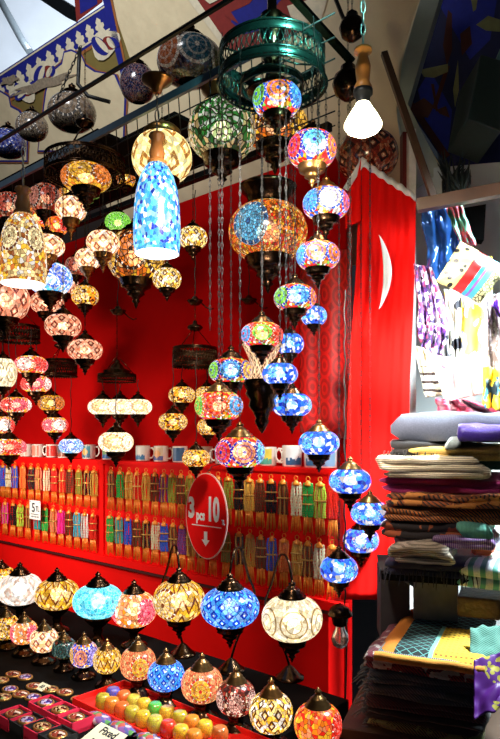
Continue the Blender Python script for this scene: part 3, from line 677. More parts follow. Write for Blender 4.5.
# far bright plaster beyond the arch
far = plain('far_plaster', (.70, .76, .84), .8, 0, .12, 4, .3)
struct('wall_far', MB().poly([P(-150, 230, 6.5), P(230, 230, 6.5), P(300, -150, 6.5), P(-150, -150, 6.5)]), far)
o = MB().tube([P(-10, -18, 5.6), P(22, 40, 5.3), P(30, 52, 5.2)], .03, 10).build('wall_pipe', plain('grey_pipe', (.2, .24, .27), .4, .4)); tag(o, 'grey metal pipe running diagonally across the bright far plaster', 'pipe')
o = MB().bar(P(40, -8, 4.2), P(74, 14, 3.9), .07).build('roof_beam', black_metal); tag(o, 'short black beam end above the painted frieze at upper left', 'beam')
# right side painted panel and plaster
mb = MB(); q0 = P(450, 160, 3.5); QN = Vector((-.25, -.8, -.35)).normalized()
def Q(px, py, lift=0): return hit(px, py, q0, QN)+QN*lift
def qp(pts, mat, lift=0): mb.poly([Q(x, y, lift) for x, y in pts], mat)
qp([(330, -60), (446, -60), (443, 0), (402, 100), (440, 165), (444, 250), (330, 250)], 1, .0)
qp([(443, 0), (452, -60), (620, -60), (620, 260), (470, 260), (446, 165), (402, 100)], 0, .002)
qp([(418, 90), (430, 70), (452, 110), (448, 156), (430, 140)], 2, .004); qp([(430, -10), (448, 20), (470, 60), (490, 40), (500, -20)], 2, .004)
qp([(441, -10), (447, -10), (407, 96), (404, 98)], 3, .006); qp([(403, 98), (409, 96), (450, 155), (444, 160)], 3, .006)
for pts in ([(420, 70), (448, 64), (448, 72), (434, 78), (424, 77)], [(471, 0), (478, -4), (476, 10), (473, 12)], [(476, 25), (488, 16), (500, 20), (500, 32), (486, 31)], [(458, 60), (459, 90), (455, 108), (453, 90)], [(416, 128), (421, 130), (424, 150), (418, 140)]):
    qp(pts, 4, .008)
for pts in ([(448, 10), (452, 14), (452, 50), (447, 66), (443, 46)], [(460, 34), (470, 26), (472, 44), (462, 56)], [(414, 104), (424, 98), (434, 106), (428, 118), (416, 116)], [(446, 66), (450, 66), (436, 110), (432, 108)], [(431, 84), (434, 84), (438, 110), (436, 112)], [(436, 110), (446, 106), (450, 118), (440, 114)]):
    qp(pts, 3, .007)
struct('wall_right', mb, [plain('night_blue_paint', (.01, .014, .10), .6), cream, plain('deep_blue_paint', (.015, .03, .45), .6), plain('maroon_paint', (.09, .012, .008), .6), plain('olive_leaf_paint', (.30, .29, .12), .6)])
# plaster rib between
mb = MB(); a = [P(426, -20, 2.95), P(402, 62, 2.95), P(397, 110, 2.95), P(410, 190, 2.95), P(442, 172, 2.95), P(408, 104, 2.95), P(445, -20, 2.95)]
b = len(mb.v)
def prism(mb, pts, vec, mat=0):
    b = len(mb.v); n = len(pts); vec = Vector(vec)
    for p in pts: mb.v.append(tuple(p))
    for p in pts: mb.v.append(tuple(Vector(p)+vec))
    mb.face(tuple(range(b, b+n)), mat, None, False); mb.face(tuple(range(b+2*n-1, b+n-1, -1)), mat, None, False)
    for i in range(n):
        j = (i+1) % n; mb.face((b+j, b+i, b+n+i, b+n+j), mat, None, False)
    return mb
struct('trim_rib', prism(mb, a, (.03, .12, 0)), plain('pale_rib_plaster', (.5, .56, .48), .8, 0, .2, 12, .4))
# white door post at the stall's right corner
struct('trim_post', MB().box(P(411, 330, 2.62)+Vector((0, 0, -.35)), (.028, .05, 2.3)), plain('white_post', (.8, .8, .78), .5))
struct('trim_jamb', MB().box(P(404, 330, 2.66)+Vector((0, 0, -.35)), (.022, .05, 2.3)), plain('dark_red_jamb', (.12, .004, .003), .5))
# neighbouring stall back wall
struct('wall_neighbour', MB().poly([P(408, 620, 3.0), P(640, 640, 2.6), P(640, 150, 2.6), P(408, 170, 3.0)]), plain('pale_stall_wall', (.62, .70, .70), .7, 0, .2, 3))
# ------------------------------------------------------------------ steel rack overhead
def beam(name, p, q, w, h, mat, lab, group=None): return tag(MB().bar(p, q, w, h).build(name, mat), lab, 'beam', group)
blue_steel = plain('blue_grey_steel', (.10, .15, .20), .35, .5)
beam('rack_beam', Wz(-40, 2.73, .88), Wz(262, 2.73, .88), .012, .026, blue_steel, 'blue-grey steel angle beam of the overhead rack, lit along its edge')
beam('rack_pole', Wz(-40, 2.87, .95), Wz(275, 2.865, .95), .011, .011, black_metal, 'thin black pole above the blue-grey rack beam')
beam('rack_crossbar', P(285, -12, 2.15), P(352, 62, 2.3), .03, .012, teal_sheen_metal, 'teal-lit flat steel crossbar right of the ring chandelier')
beam('rack_back_beam', Wz(-40, 2.82, .2), Wz(330, 2.82, .2), .03, .03, black_metal, 'black back beam of the overhead rack')
mb = MB()
for i in range(34):
    px = -30+i*10.4; mb.tube([Wz(px, 2.76, .86), Wz(px+6, 2.80, .2)], .002, 4)
for k in range(7):
    off = .28+k*.09; mb.tube([Wz(-40, 2.77, off), Wz(335, 2.77, off)], .003, 4)
tag(mb.build('wire_rack_shelf', black_metal), 'black wire grid shelf spanning the overhead rack', 'rack')
mb = MB()
for a_, b_, z_, q_ in ((.28, .50, 2.815, 215), (.52, .68, 2.81, 205), (.69, .80, 2.805, 120)):
    wslab(-40, q_, z_, z_+.015, a_, b_, mb)
tag(mb.build('rack_dark_filler', black_cloth), 'dark boards added over the wire shelf to keep the rack dark', 'board')  # boards added to darken the pale vault seen through the grid
t = root('roof_chain', P(80, 48, 2.6), 'rusty chain with black hook hanging before the painted frieze', 'chain')
mb = MB(); A = P(80, 48, 2.6); B = P(58, 98, 2.6)
for i in range(14):
    f = i/13; p = A.lerp(B, f)-A; d = (B-A).normalized(); s_ = Vector((0, 1, 0)) if i % 2 else d.cross(Vector((0, 1, 0)))
    mb.tube([p+d*(.011*math.sin(q))+s_*(.005*math.cos(q)) for q in [2*PI*j/8 for j in range(8)]], .002, 4, closed=True)
mb.build('links', black_metal, t)
MB().tube([P(80, 48, 2.6)-A, P(79, 62, 2.6)-A, P(78, 84, 2.6)-A, P(88, 96, 2.6)-A, P(110, 102, 2.6)-A], .008, 8).build('hook', black_metal, t)
wood_d = plain('dark_wood', (.06, .03, .015), .55, 0, .4, 12); wood_b = plain('brown_wood', (.08, .03, .012), .45, 0, .4, 10)
beam('leaning_stick', P(384, 53, 2.35), P(436, 205, 2.25), .022, .02, wood_d, 'dark wooden stick leaning across the pale plaster rib')
beam('wooden_rail', P(417, 206, 2.2), P(520, 186, 2.1), .035, .04, wood_b, 'brown wooden rail the neighbouring stall hangs its cloths from')
beam('rack_strut', P(330, -15, 2.5), P(352, 40, 2.5), .012, .012, black_metal, 'thin black strut beside the bulb chain')
# dark box on the painted wall
mb = MB(); prism(mb, [P(447, 152, 2.9), P(478, 164, 2.9), P(492, 102, 2.9), P(459, 92, 2.9)], (.02, -.22, .04))
tag(mb.build('wall_box', plain('dark_box_paint', (.02, .035, .03), .5), bevel=.005), 'dark metal box fixed below the blue painted wall at upper right', 'box')
beam('roof_strut', P(480, 105, 2.7), P(506, 45, 2.7), .03, .03, plain('teal_strut_paint', (.12, .25, .27), .5), 'pale teal strut at the right edge above the dark box')
# ------------------------------------------------------------------ sign and cards
def text_mb(txt, size, mat, parent, loc, bold=0.0, sx=1.0, ex=.0008, name='lettering', rz=0, rx=PI/2):
    cu = bpy.data.curves.new(name, 'FONT'); cu.body = txt; cu.size = size; cu.offset = bold; cu.extrude = ex
    cu.align_x = 'CENTER'; cu.align_y = 'CENTER'; cu.resolution_u = 3
    ob = bpy.data.objects.new(name, cu); COL.objects.link(ob)
    bpy.context.view_layer.update()
    me = bpy.data.meshes.new_from_object(ob.evaluated_get(bpy.context.evaluated_depsgraph_get()))
    bpy.data.objects.remove(ob)
    me.materials.clear(); me.materials.append(mat)
    o = bpy.data.objects.new(name, me); COL.objects.link(o); o.parent = parent; o.location = loc
    o.rotation_euler = (rx, 0, rz); o.scale = (sx, 1, 1); return o
white_p = plain('white_paint', (.85, .85, .85), .5, var=.03); ink = plain('black_ink', (.01, .01, .02), .6)
sc_loc = W(206, 516, .12); SW, SH = .285, .415
t = root('price_sign', sc_loc, 'red oval hanging sign reading 3 pcs 10 TL with a white arrow', 'sign', rz=WR)
def oval(rx, rz, y0, y1, n=48):
    mb = MB(); prism(mb, [(rx*math.cos(2*PI*k/n), y0, rz*math.sin(2*PI*k/n)) for k in range(n)], (0, y1-y0, 0)); return mb
oval(SW/2, SH/2, 0, .006).build('rim', plain('pale_rim', (.85, .55, .45), .5), t)
oval(SW/2-.006, SH/2-.005, -.002, .004).build('face', plain('sign_red', (.9, .006, .006), .8, 0, .05, spec=.1), t)
text_mb('3', .135, white_p, t, (-.098, -.004, .03), .006, .70)
text_mb('pcs', .070, white_p, t, (-.034, -.004, .0), .0025, .64)
text_mb('10', .155, white_p, t, (.052, -.004, .03), .0065, .54)
text_mb('TL', .034, white_p, t, (.119, -.004, -.022), .0005, .6)
MB().box((0.005, -.003, -.048), (.20, .002, .004), M=Matrix.Rotation(.0, 3, 'Y')).build('line', white_p, t)
prism(MB(), [(-.011, -.003, -.075), (.011, -.003, -.075), (.011, -.003, -.115), (.026, -.003, -.115), (0, -.003, -.145), (-.026, -.003, -.115), (-.011, -.003, -.115)], (0, .001, 0)).build('arrow', white_p, t)
MB().tube([(0, .0, SH/2-.01), (0, .04, SH/2+.03), (0, .11, SH/2+.04)], .002, 5).build('hanger', cord_mat, t)
t = root('price_card', W(35, 510, .075), 'small white card reading 5 TL pinned among the left bead strands', 'card', rz=WR)
MB().box((0, 0, 0), (.135, .003, .125)).build('card', white_p, t, bevel=.001)
text_mb('5', .085, ink, t, (-.015, -.003, .012), .001, 1); text_mb('TL', .05, ink, t, (.035, -.003, .008), .0005, .8)
mb = MB(); mb.box((0, -.002, -.028), (.10, .001, .004)); 
for k in range(9): mb.box((-.045+k*.011, -.002, -.044), (.006, .001, .006+.003*(k % 3)))
for x in (-.055, .055): mb.box((x, -.002, .052), (.006, .001, .006))
mb.build('scribble', ink, t)
# ------------------------------------------------------------------ mugs
MUG = 'souvenir mugs along the red shelf'
mug_white = plain('mug_glaze', (.78, .74, .68), .2, 0, .04, coat=.5)
def mug(px, size, cols, label, hand=1, rot=0):
    h = .088*size; r = .041*size; c = Wz(px, 1.463, -.055)
    t = root('mug', c, label, 'mug', MUG, rz=-.15)
    MB().lathe([(.001, .001), (r*.92, .001), (r*.97, .004), (r, h*.5), (r, h-.002), (r*.96, h), (r*.92, h-.003), (r*.9, .01), (.001, .008)], 28).build('cup', mug_white, t)
    if hand:
        MB().tube([(hand*r*.9, 0, h*.82), (hand*r*1.35, 0, h*.85), (hand*r*1.62, 0, h*.66), (hand*r*1.6, 0, h*.4), (hand*r*1.3, 0, h*.2), (hand*r*.9, 0, h*.2)], .0048, 8).build('handle', mug_white, t)
    if cols:
        def pf(u, v):
            a = -PI/2-.3*hand+(u-.5)*1.7
            return (math.cos(a)*(r+.0006), math.sin(a)*(r+.0006), h*(.1+.8*v))
        n = len(cols)
        ms = [plain('print_ink', cc, .3, 0, .1) for cc in cols]
        sky = random.random()*5
        def mi(u, v):
            if n == 1: return 0
            if n == 2: return 1 if v < .35+.2*noise.noise(Vector((u*7, sky, 0))) else 0
            if (u-.5)**2+(v-.5)**2 < .09: return 2
            return 1 if v < .3 else 0
        MB().grid(pf, 16, 12, mat=mi).build('print', ms, t)
    return t
mug(-4, 1, [(.8,.3,.2)], 'peach mug at the left end of the shelf behind a red globe')
mug(26, 1, [(.5,.12,.1),(.75,.5,.4),(.8,.6,.4)], 'mug with brown picture print, left of the plain pink mugs')
mug(38, 1, [(.75,.25,.18)], 'plain pink mug left of the one with a red print')
mug(52, 1, [(.65,.05,.04)], 'white mug with red print and handle on left', -1)
mug(64, 1, [(.12,.12,.14),(.3,.1,.06)], 'dark printed mug behind the blue star globe', 0)
mug(89, 1.02, [(.1,.35,.45),(.1,.2,.3),(.8,.45,.12)], 'mug with teal and orange portrait print, handle on right')
mug(109, 1, [(.25,.5,.2),(.05,.2,.5)], 'mug with green and blue print behind large cream globe', 0)
mug(143, 1, [(.7,.7,.65),(.05,.2,.4)], 'cream mug with blue patterned band, right of cream globes', 1)
mug(161, 1, [(.6,.5,.35),(.1,.12,.3),(.7,.35,.15)], 'cream mug with square mosaic print, handle on right')
mug(180, 1, [(.05,.12,.25)], 'white mug with dark blue edge print behind the yellow globes', 0)
mug(205, 1, None, 'plain cream mug right of the lowest yellow globe')
mug(223, 1, [(.05,.2,.55)], 'mug with blue print and left handle behind lowest multicolour globe', -1)
mug(250, 1, [(.4,.25,.1)], 'brownish mug just right of the lowest multicolour globe', 0)
mug(268, 1.02, [(.75,.65,.1),(.1,.45,.35)], 'white mug with yellow and green print, handle on right')
mug(292, 1.12, [(.72,.74,.74),(.03,.1,.22)], 'white mug with blue city skyline print and left handle', -1)
mug(314, 1.1, [(.6,.65,.7),(.05,.2,.4)], 'white mug with blue band under the blue blossom globe', 0)
mug(328, 1.0, [(.2,.4,.6)], 'pale blue mug, rightmost on the shelf', 0)
# ------------------------------------------------------------------ bead strands
BC = {'pink': (.9,.03,.3), 'green': (.03,.35,.06), 'red': (.65,.02,.01), 'blue': (.02,.08,.55), 'black': (.015,.012,.012), 'cream': (.75,.6,.4), 'gold': (.6,.32,.05),
      'brown': (.14,.04,.015), 'orange': (.85,.17,.03), 'olive': (.25,.25,.03), 'teal': (.02,.3,.32), 'lime': (.42,.62,.06), 'purple': (.16,.03,.2), 'white': (.8,.76,.66), 'coral': (.85,.22,.12), 'turquoise': (.03,.45,.65)}
goldm = plain('gold_tassel', (.95, .24, .02), .35, .2, .5, 90)
proto = {}
def strand_proto(col, kind):
    k = (col, kind)
    if k in proto: return proto[k]
    base = BC[col]; m1 = plain('beads_'+col, base, .25, 0, .5, 160, coat=.4); m2 = plain('accent_bead', (.6, .35, .08), .3, .5, .5, 100)
    mb = MB(); rnd = random.Random(hash(col) % 97+kind)
    rnd = random.Random(sum(map(ord, col))+kind*7)
    L = .150
    for s_ in range(7):
        x0 = (s_-3)*.0058; y0 = rnd.uniform(-.006, .006); ph = rnd.random()*6
        nb = 15 if kind else 10; pts = []; rs = []
        for i in range(nb*2+1):
            f = i/(nb*2); sp = .35+.65*math.sin(PI*min(1, f*1.25+.1))**.5 if f < .5 else 1
            pts.append((x0*sp+.0015*math.sin(f*9+ph), y0, -.022-L*f)); rs.append(.0042 if i % 2 else .0024)
        mb.tube(pts, rs, 6, mat=(1 if (kind == 2 and s_ % 3 == 1) else 0))
    if kind:
        for q in (.35, .62) if kind == 1 else (.5,):
            mb.tube([(.021*math.cos(a_), .010*math.sin(a_), -.022-L*q) for a_ in [2*PI*j/12 for j in range(12)]], .0035, 5, mat=1, closed=True)
    beads = mb.mesh('bead_bundle', [m1, m2])
    mb = MB()
    for s_ in range(6):
        x = (s_-2.5)*.0068; mb.tube([(x*.7, 0, -.022-L+.004), (x+rnd.uniform(-.002, .002), rnd.uniform(-.004, .004), -.245+rnd.uniform(-.008, .008))], .0021, 4)
    tas = mb.mesh('tassel', goldm)
    mb = MB().tube([(.007*math.cos(q), 0, -.004+.010*math.sin(q)) for q in [2*PI*j/10 for j in range(10)]], .0016, 5, closed=True)
    mb.lathe([(.003, -.012), (.009, -.018), (.014, -.03), (.013, -.036), (.001, -.038)], 10)
    loop = mb.mesh('hook_loop', goldm)
    proto[k] = (beads, tas, loop); return proto[k]
def strand(px, z, col, kind, label, group, sc_=1.0):
    b, tt, lp = strand_proto(col, kind)
    t = root('bead_strand', Wz(px, z, .03), label, 'bead strand', group, rz=WR*.35)
    for nm, me in (('beads', b), ('tassel', tt), ('loop', lp)):
        o = bpy.data.objects.new(nm, me); COL.objects.link(o); o.parent = t
    t.scale = (1.22, .9, 1.0)
    return t
ORD = ['leftmost', 'second', 'third', 'fourth', 'fifth', 'sixth', 'seventh', 'eighth', 'ninth', 'tenth', 'eleventh', 'twelfth', 'thirteenth', 'fourteenth', 'fifteenth', 'sixteenth', 'seventeenth', 'eighteenth', 'nineteenth', 'twentieth', 'twenty-first', 'twenty-second', 'twenty-third', 'twenty-fourth', 'twenty-fifth']
rows = [
 ('upper row of the left board', 1.418, [(-3,'gold'),(3,'blue'),(8,'cream'),(15,'blue'),(23,'orange'),(31,'black'),(38,'coral'),(46,'cream'),(54,'red'),(62,'red'),(70,'brown'),(79,'olive'),(87,'black'),(94,'gold')]),
 ('lower row of the left board', 1.155, [(-3,'orange'),(5,'pink'),(13,'black'),(20,'lime'),(28,'brown'),(37,'teal'),(45,'green'),(53,'coral'),(61,'pink'),(69,'brown'),(77,'turquoise'),(85,'white'),(93,'red')]),
 ('upper row of the right board', 1.422, [(111,'brown'),(120,'green'),(129,'gold'),(137,'red'),(146,'gold'),(155,'brown'),(164,'purple'),(172,'olive'),(181,'brown'),(190,'olive'),(200,'gold'),(209,'red'),(218,'brown'),(228,'olive'),(239,'black'),(249,'gold'),(260,'brown'),(271,'black'),(283,'brown'),(296,'cream'),(308,'green'),(320,'lime'),(333,'red')]),
 ('lower row of the right board', 1.160, [(110,'green'),(119,'teal'),(128,'blue'),(137,'brown'),(146,'black'),(155,'cream'),(164,'blue'),(173,'brown'),(182,'purple'),(191,'gold'),(201,'brown'),(213,'red'),(226,'olive'),(239,'black'),(250,'gold'),(261,'brown'),(272,'blue'),(284,'orange'),(297,'gold'),(308,'brown'),(319,'cream'),(332,'orange')]),
]
for rn, z, items in rows:
    for i, (px, col) in enumerate(items):
        k = (i*7+len(items)) % 3
        lab = f'{col} bead strand, {ORD[i]} from left in {rn}'
        strand(px, z, col, k, lab, 'bead strands in the '+rn)
# ------------------------------------------------------------------ display table
TZ = .76
mb = MB(); wslab(-90, 349, .002, TZ, .55, 1.5, mb)
tag(mb.build('display_table', black_cloth, bevel=.004), 'black cloth covered display table carrying the standing lamps', 'table')
def Tz(px, k): return None
ST = 'standing lamps with large globes'
def big_lamp(px, py, w, h, nom, mat, label, swan=0, rot=0):
    Y = nom*F/w; c = P(px, py, Y); R = nom/2; H = h/w*R; base = Vector((c.x, c.y, TZ))
    t = root('table_lamp', base, label, 'lamp', ST); dz = c.z-TZ
    MB().lathe(superprof(R, H), 36, uv=True).build('glass_globe', MO[mat], t, loc=(0, 0, dz), rz=rot)
    MB().lathe(capprof(R*.8, H*1.1, 1.1), 22).build('top_cap', bronze, t, loc=(0, 0, dz))
    b_ = MB().ball((0, 0, 0), R*.3, 14, 8).build('bulb', bulb_cool if mat in ('bluediam', 'cyan', 'white') else bulb_mat, t, loc=(0, 0, dz))
    if swan:
        MB().lathe(botprof(R*.85, H*1.1), 22).build('bottom_finial', bronze, t, loc=(0, 0, dz))
        s = swan; x = s*R*1.2
        pts = [(0, .13, .0), (.0, .13, .04), (x*.2, .13, dz*.45), (x*.6, .12, dz*.8), (x*.7, .12, dz+.02), (x*.5, .12, dz+H*1.3), (x*.3, .09, dz+H+R*1.15), (x*.1, .03, dz+H+R*1.15), (0, 0, dz+H*.97+R*.52)]
        # smooth it
        sm = []
        for i in range(len(pts)-1):
            p_1 = Vector(pts[max(0, i-1)]); p0_ = Vector(pts[i]); p1_ = Vector(pts[i+1]); p2_ = Vector(pts[min(len(pts)-1, i+2)])
            for q in range(5):
                u = q/5; sm.append(.5*((2*p0_)+(p1_-p_1)*u+(2*p_1-5*p0_+4*p1_-p2_)*u*u+(-p_1+3*p0_-3*p1_+p2_)*u**3))
        sm.append(Vector(pts[-1]))
        MB().tube(sm, .0045, 7).build('swan_neck_stem', bronze, t)
        MB().lathe([(.05, 0), (.05, .008), (.04, .014), (.03, .024), (.015, .04), (.001, .05)], 28).build('base', bronze, t, loc=(0, .13, 0))
    else:
        hh = dz-H*.84; MB().lathe([(.052, 0), (.054, .006), (.046, hh*.12), (.024, hh*.22), (.015, hh*.4), (.02, hh*.52), (.016, hh*.6), (R*.35, hh*.72), (R*.52, hh*.86), (R*.56, hh), (R*.3, hh+.004)], 26).build('base', bronze, t)
    return t
big_lamp(2, 580, 30, 26, .15, 'yelflower', 'partly cut yellow globe standing lamp at left edge, behind milk-white one')
big_lamp(20, 589, 44, 31, .2, 'white', 'bright milk-white globe standing lamp at far left', rot=.2)
big_lamp(57, 594, 44, 30, .19, 'blackyel', 'globe standing lamp with dark sunburst disc at left side, between white and cyan', rot=-.3)
big_lamp(98, 601, 50, 33, .2, 'cyan', 'pale cyan crackle globe standing lamp')
big_lamp(134, 609, 46, 35, .185, 'pinkflower', 'cream and pink flower globe standing lamp beside the cyan one', rot=-.2)
big_lamp(179, 600, 52, 40, .19, 'blackyel', 'yellow and dark petal globe on swan neck, between pink and blue', swan=-1, rot=.5)
big_lamp(230, 607, 59, 39, .2, 'bluediam', 'blue diamond patterned large globe lamp on swan neck', swan=1)
big_lamp(292, 618, 61, 44, .2, 'cream', 'large cream crackle globe lamp with round outlines on swan neck', swan=-1)
SM = 'small standing mosaic lamps in the front row'
def small_lamp(px, py, w, h, mat, label, rot=0, Yk=None):
    k = 1251+(px-8)/310*97; Y = k/(px+477)
    c = P(px, py, Y); R = w/F*Y/2; H = h/w*R; dz = c.z-TZ
    t = root('table_lamp', (c.x, c.y, TZ), label, 'lamp', SM)
    MB().lathe(superprof(R, H, e=.65), 30, uv=True).build('glass_globe', MO[mat], t, loc=(0, 0, dz), rz=rot)
    MB().lathe(capprof(R*.95, H, 1.35), 20).build('top_cap', brass if px % 2 else dbrass, t, loc=(0, 0, dz))
    hh = dz-H*.84; MB().lathe([(R*.85, 0), (R*.88, hh*.1), (R*.7, hh*.25), (R*.45, hh*.4), (R*.32, hh*.6), (R*.45, hh*.8), (R*.56, hh), (R*.3, hh+.004)], 24).build('base', bronze, t)
    bulb(t, R, H, True, .32) if MO[mat] is not MO['beads'] else None
    return t
small_lamp(6, 627, 26, 24, 'yelflower', 'amber small standing lamp with dark cap, leftmost in the front row')
small_lamp(24, 632, 27, 23, 'pinkflower', 'pink and yellow small standing lamp, second in the front row')
small_lamp(44, 640, 28, 23, 'creamdiam', 'white small standing lamp with lattice pattern in the front row', rot=.4)
small_lamp(64, 648, 24, 20, 'beads', 'dark unlit-looking small standing lamp with dotted teal discs')
small_lamp(84, 654, 28, 25, 'multismall', 'violet and amber small standing lamp beside the dark dotted one')
small_lamp(107, 660, 28, 25, 'blackyel', 'yellow small standing lamp with dark brown chips, before the red candle tray')
small_lamp(138, 663, 36, 31, 'coral', 'coral small standing lamp with yellow flower, left of the blue one', rot=.3)
small_lamp(166, 675, 37, 29, 'bluediam', 'blue small standing lamp with diamond pattern in the front row')
small_lamp(202, 684, 42, 34, 'coral', 'coral small standing lamp with yellow sunburst, right of the blue one', rot=.0)
small_lamp(236, 697, 40, 34, 'roundels', 'dark small standing lamp with rose roundels in the front row')
small_lamp(271, 712, 44, 38, 'yeldiam', 'yellow small standing lamp with black diamond outlines')
small_lamp(318, 724, 48, 40, 'redhot', 'fiery red small standing lamp, rightmost in the front row')
# bare bulb holder under the lowest blue globe
c = P(340, 618, 2.15)
t = root('bare_bulb_holder', c, 'clear unlit bulb in a bronze holder at the end of the shelf', 'lamp')
MB().lathe([(.001, .05), (.012, .045), (.03, .035), (.042, .015), (.04, .008), (.028, .004), (.024, -.02), (.02, -.025)], 24).build('holder', bronze, t)
g = NT('bulb_glass'); g.set(Base_Color=(1, .75, .7, 1), Roughness=.05, Transmission_Weight=.9)
MB().lathe([(.014, -.02), (.016, -.035), (.026, -.055), (.029, -.07), (.024, -.088), (.012, -.098), (.0005, -.1)], 24).build('bulb', g.mat, t)
cord_mb(P(340, 300, 2.15).z-c.z, r=.003).build('hanging_cord', cord_mat, t, loc=(.02, .03, .04))
MB().tube([(.02, .03, .04), (.026, .02, -.05), (.024, .02, -.15), (.02, .03, -.35)], .003, 6).build('wire', cord_mat, t)
# brooches, boxes
BR = 'oval brooches laid out on the black cloth'
gold_rim = plain('gold_rim', (.65, .33, .09), .3, .8, .3, 80)
pinkbox = plain('pink_box', (.68, .02, .06), .5, 0, .1); blackv = plain('black_velvet', (.006, .005, .006), .9)
def gem_mat(i):
    t = NT('enamel'); v = t.vor(t.coord('Object'), 90+i*9, dim='3D')
    s_ = t.new('ShaderNodeSeparateColor'); t.l.new(v.outputs['Color'], s_.inputs[0])
    pal = [[DRK, (.3,.05,.03), (.7,.5,.4), (.1,.02,.02)], [(.02,.03,.2), (.5,.4,.6), (.1,.02,.1), (.7,.3,.4)], [(.35,.1,.05), (.6,.4,.2), DRK, (.2,.3,.1)]][i % 3]
    t.set(Base_Color=t.ramp(s_.outputs[0], pal), Roughness=.15); return t.mat
gems = [gem_mat(i) for i in range(3)]
def brooch(loc, i, label, parent=None, r=.030):
    t = root('brooch', loc, label, 'brooch', BR, rz=WR)
    MB().lathe([(r, 0), (r*1.02, .003), (r*.95, .006), (r*.8, .006), (r*.78, .003), (.001, .003)], 24).build('rim', gold_rim, t)
    MB().lathe([(r*.8, .003), (r*.7, .007), (r*.4, .010), (.0005, .011)], 22).build('enamel_face', gems[i % 3], t)
    t.scale = (1.0, .85, 1); return t
def gift_box(px, py, label, black, i):
    h = .035; c = T(px, py, TZ+h); s = .078
    t = root('gift_box', (c.x, c.y, TZ), label, 'box', 'small open jewellery boxes', rz=WR)
    m_ = blackv if black else pinkbox
    mb = MB(); mb.box((0, 0, .006), (s, s, .012))
    for sx, sy in ((1, 0), (-1, 0), (0, 1), (0, -1)):
        mb.box((sx*(s/2-.002), sy*(s/2-.002), h/2), (.004 if sx else s, .004 if sy else s, h))
    mb.build('tray', m_, t); MB().box((0, 0, .02), (s-.009, s-.009, .014)).build('cushion', blackv, t)
    brooch((c.x, c.y, TZ+.0275), i, 'gold-rimmed oval brooch in the '+label.split(',')[0]+(', '+label.split(',')[1].strip() if ',' in label else ''), r=.028)
for i, (px, py, bl, lab) in enumerate(((14, 712, 0, 'pink jewellery box, leftmost of the pink boxes'), (46, 701, 0, 'pink jewellery box, furthest back of the pink boxes'), (60, 708, 0, 'pink jewellery box, middle of the back pink row'), (76, 715.5, 0, 'pink jewellery box, nearest to the red candle tray'),
        (27, 718.5, 1, 'black jewellery box, between two pink boxes'), (42, 725, 0, 'pink jewellery box, nearest to the fixed price card'), (58, 733, 1, 'black jewellery box, in front by the fixed price card'))):
    gift_box(px, py, lab, bl, i)
for i, (px, py, lab) in enumerate(((13, 675, 'gold oval brooch furthest back, at left'), (25, 678, 'dark oval brooch just right of the furthest back one'), (1, 681, 'oval brooch at the left edge, upper one'), (34, 687, 'small brooch just below the price card'), (10, 690, 'red stone brooch left of centre on the black cloth'),
        (3, 698, 'gold oval brooch cut by the left edge'), (21, 695, 'small green-gold brooch near the red stone one'), (33, 698, 'brown oval brooch behind the furthest back pink box'), (50, 690, 'dark red oval brooch right of the price card'), (65, 693, 'small dark brooch near the small lamps'), (79, 700, 'dim brooch beside the red candle tray'))):
    brooch(T(px, py, TZ), i, lab)
def card_on(px, py, w, d, label, lines, rz=0, tilt=.25, name='price_card'):
    c = T(px, py, TZ+.02); t = root(name, (c.x, c.y, TZ), label, 'card', rz=WR+rz)
    b = MB().box((0, 0, 0), (w, d, .0015)).build('card', plain('cream_card', (.78, .70, .48), .6, 0, .05), t, loc=(0, 0, .02+d*.5*math.sin(tilt)-.018+.001)); b.rotation_euler.x = tilt
    for i, (tx, sz, ty) in enumerate(lines):
        o = text_mb(tx, sz, ink, b, (0, ty, .0012), .0008, .9, ex=.0003, rx=0)
    return t
card_on(42, 683, .05, .035, 'small cream price tag among the brooches', [('10', .022, 0)])
card_on(100, 741, .12, .10, 'cream card with handwritten Fixed price at the bottom edge', [('Fixed', .034, .03), ('Price', .032, -.015)], rz=.0, name='fixed_price_card', tilt=.35)
# candle tray
def mosaic_cup(col, nm):
    t = NT(nm); v = t.vor(t.coord('Object'), 160, 'DISTANCE_TO_EDGE', '3D')
    t.set(Base_Color=t.mix(t.m('LESS_THAN', v.outputs[0], .05), col, (.25, .10, .03)), Roughness=.15); t.bsdf.inputs['Coat Weight'].default_value = .6
    return t.mat
CC = {'blue': (.06,.08,.6), 'red-orange': (1,.14,.02), 'olive': (.62,.50,.03), 'yellow': (1,.58,.03), 'green': (.04,.6,.06), 'orange': (1,.28,.02), 'red': (.95,.02,.01), 'yellow-green': (.75,.65,.06), 'rust': (.7,.16,.03)}
CM = {k: mosaic_cup(tuple(x*.62 for x in v), 'cup_'+k) for k, v in CC.items()}
A = T(78, 707, TZ+.02); 
tr = root('display_tray', T(155, 722, TZ), 'long red tray holding small mosaic candle cups', 'tray', rz=WR)
ctr = Vector(tr.location)
e0 = T(80, 704, TZ); e1 = T(250, 775, TZ); Lx = (e1-e0).dot(WD)
mid = (e0-ctr).dot(WD)+Lx/2
red_tray = plain('red_tray_paint', (.75, .015, .01), .35, 0, .1)
mb = MB(); mb.box((mid, 0, .006), (Lx, .20, .012))
for sy in (-1, 1): mb.box((mid, sy*.098, .014), (Lx, .005, .028))
mb.box((mid-Lx/2, 0, .014), (.005, .2, .028)); mb.box((mid+Lx/2, 0, .014), (.005, .2, .028)); mb.build('tray_body', red_tray, tr, bevel=.001)
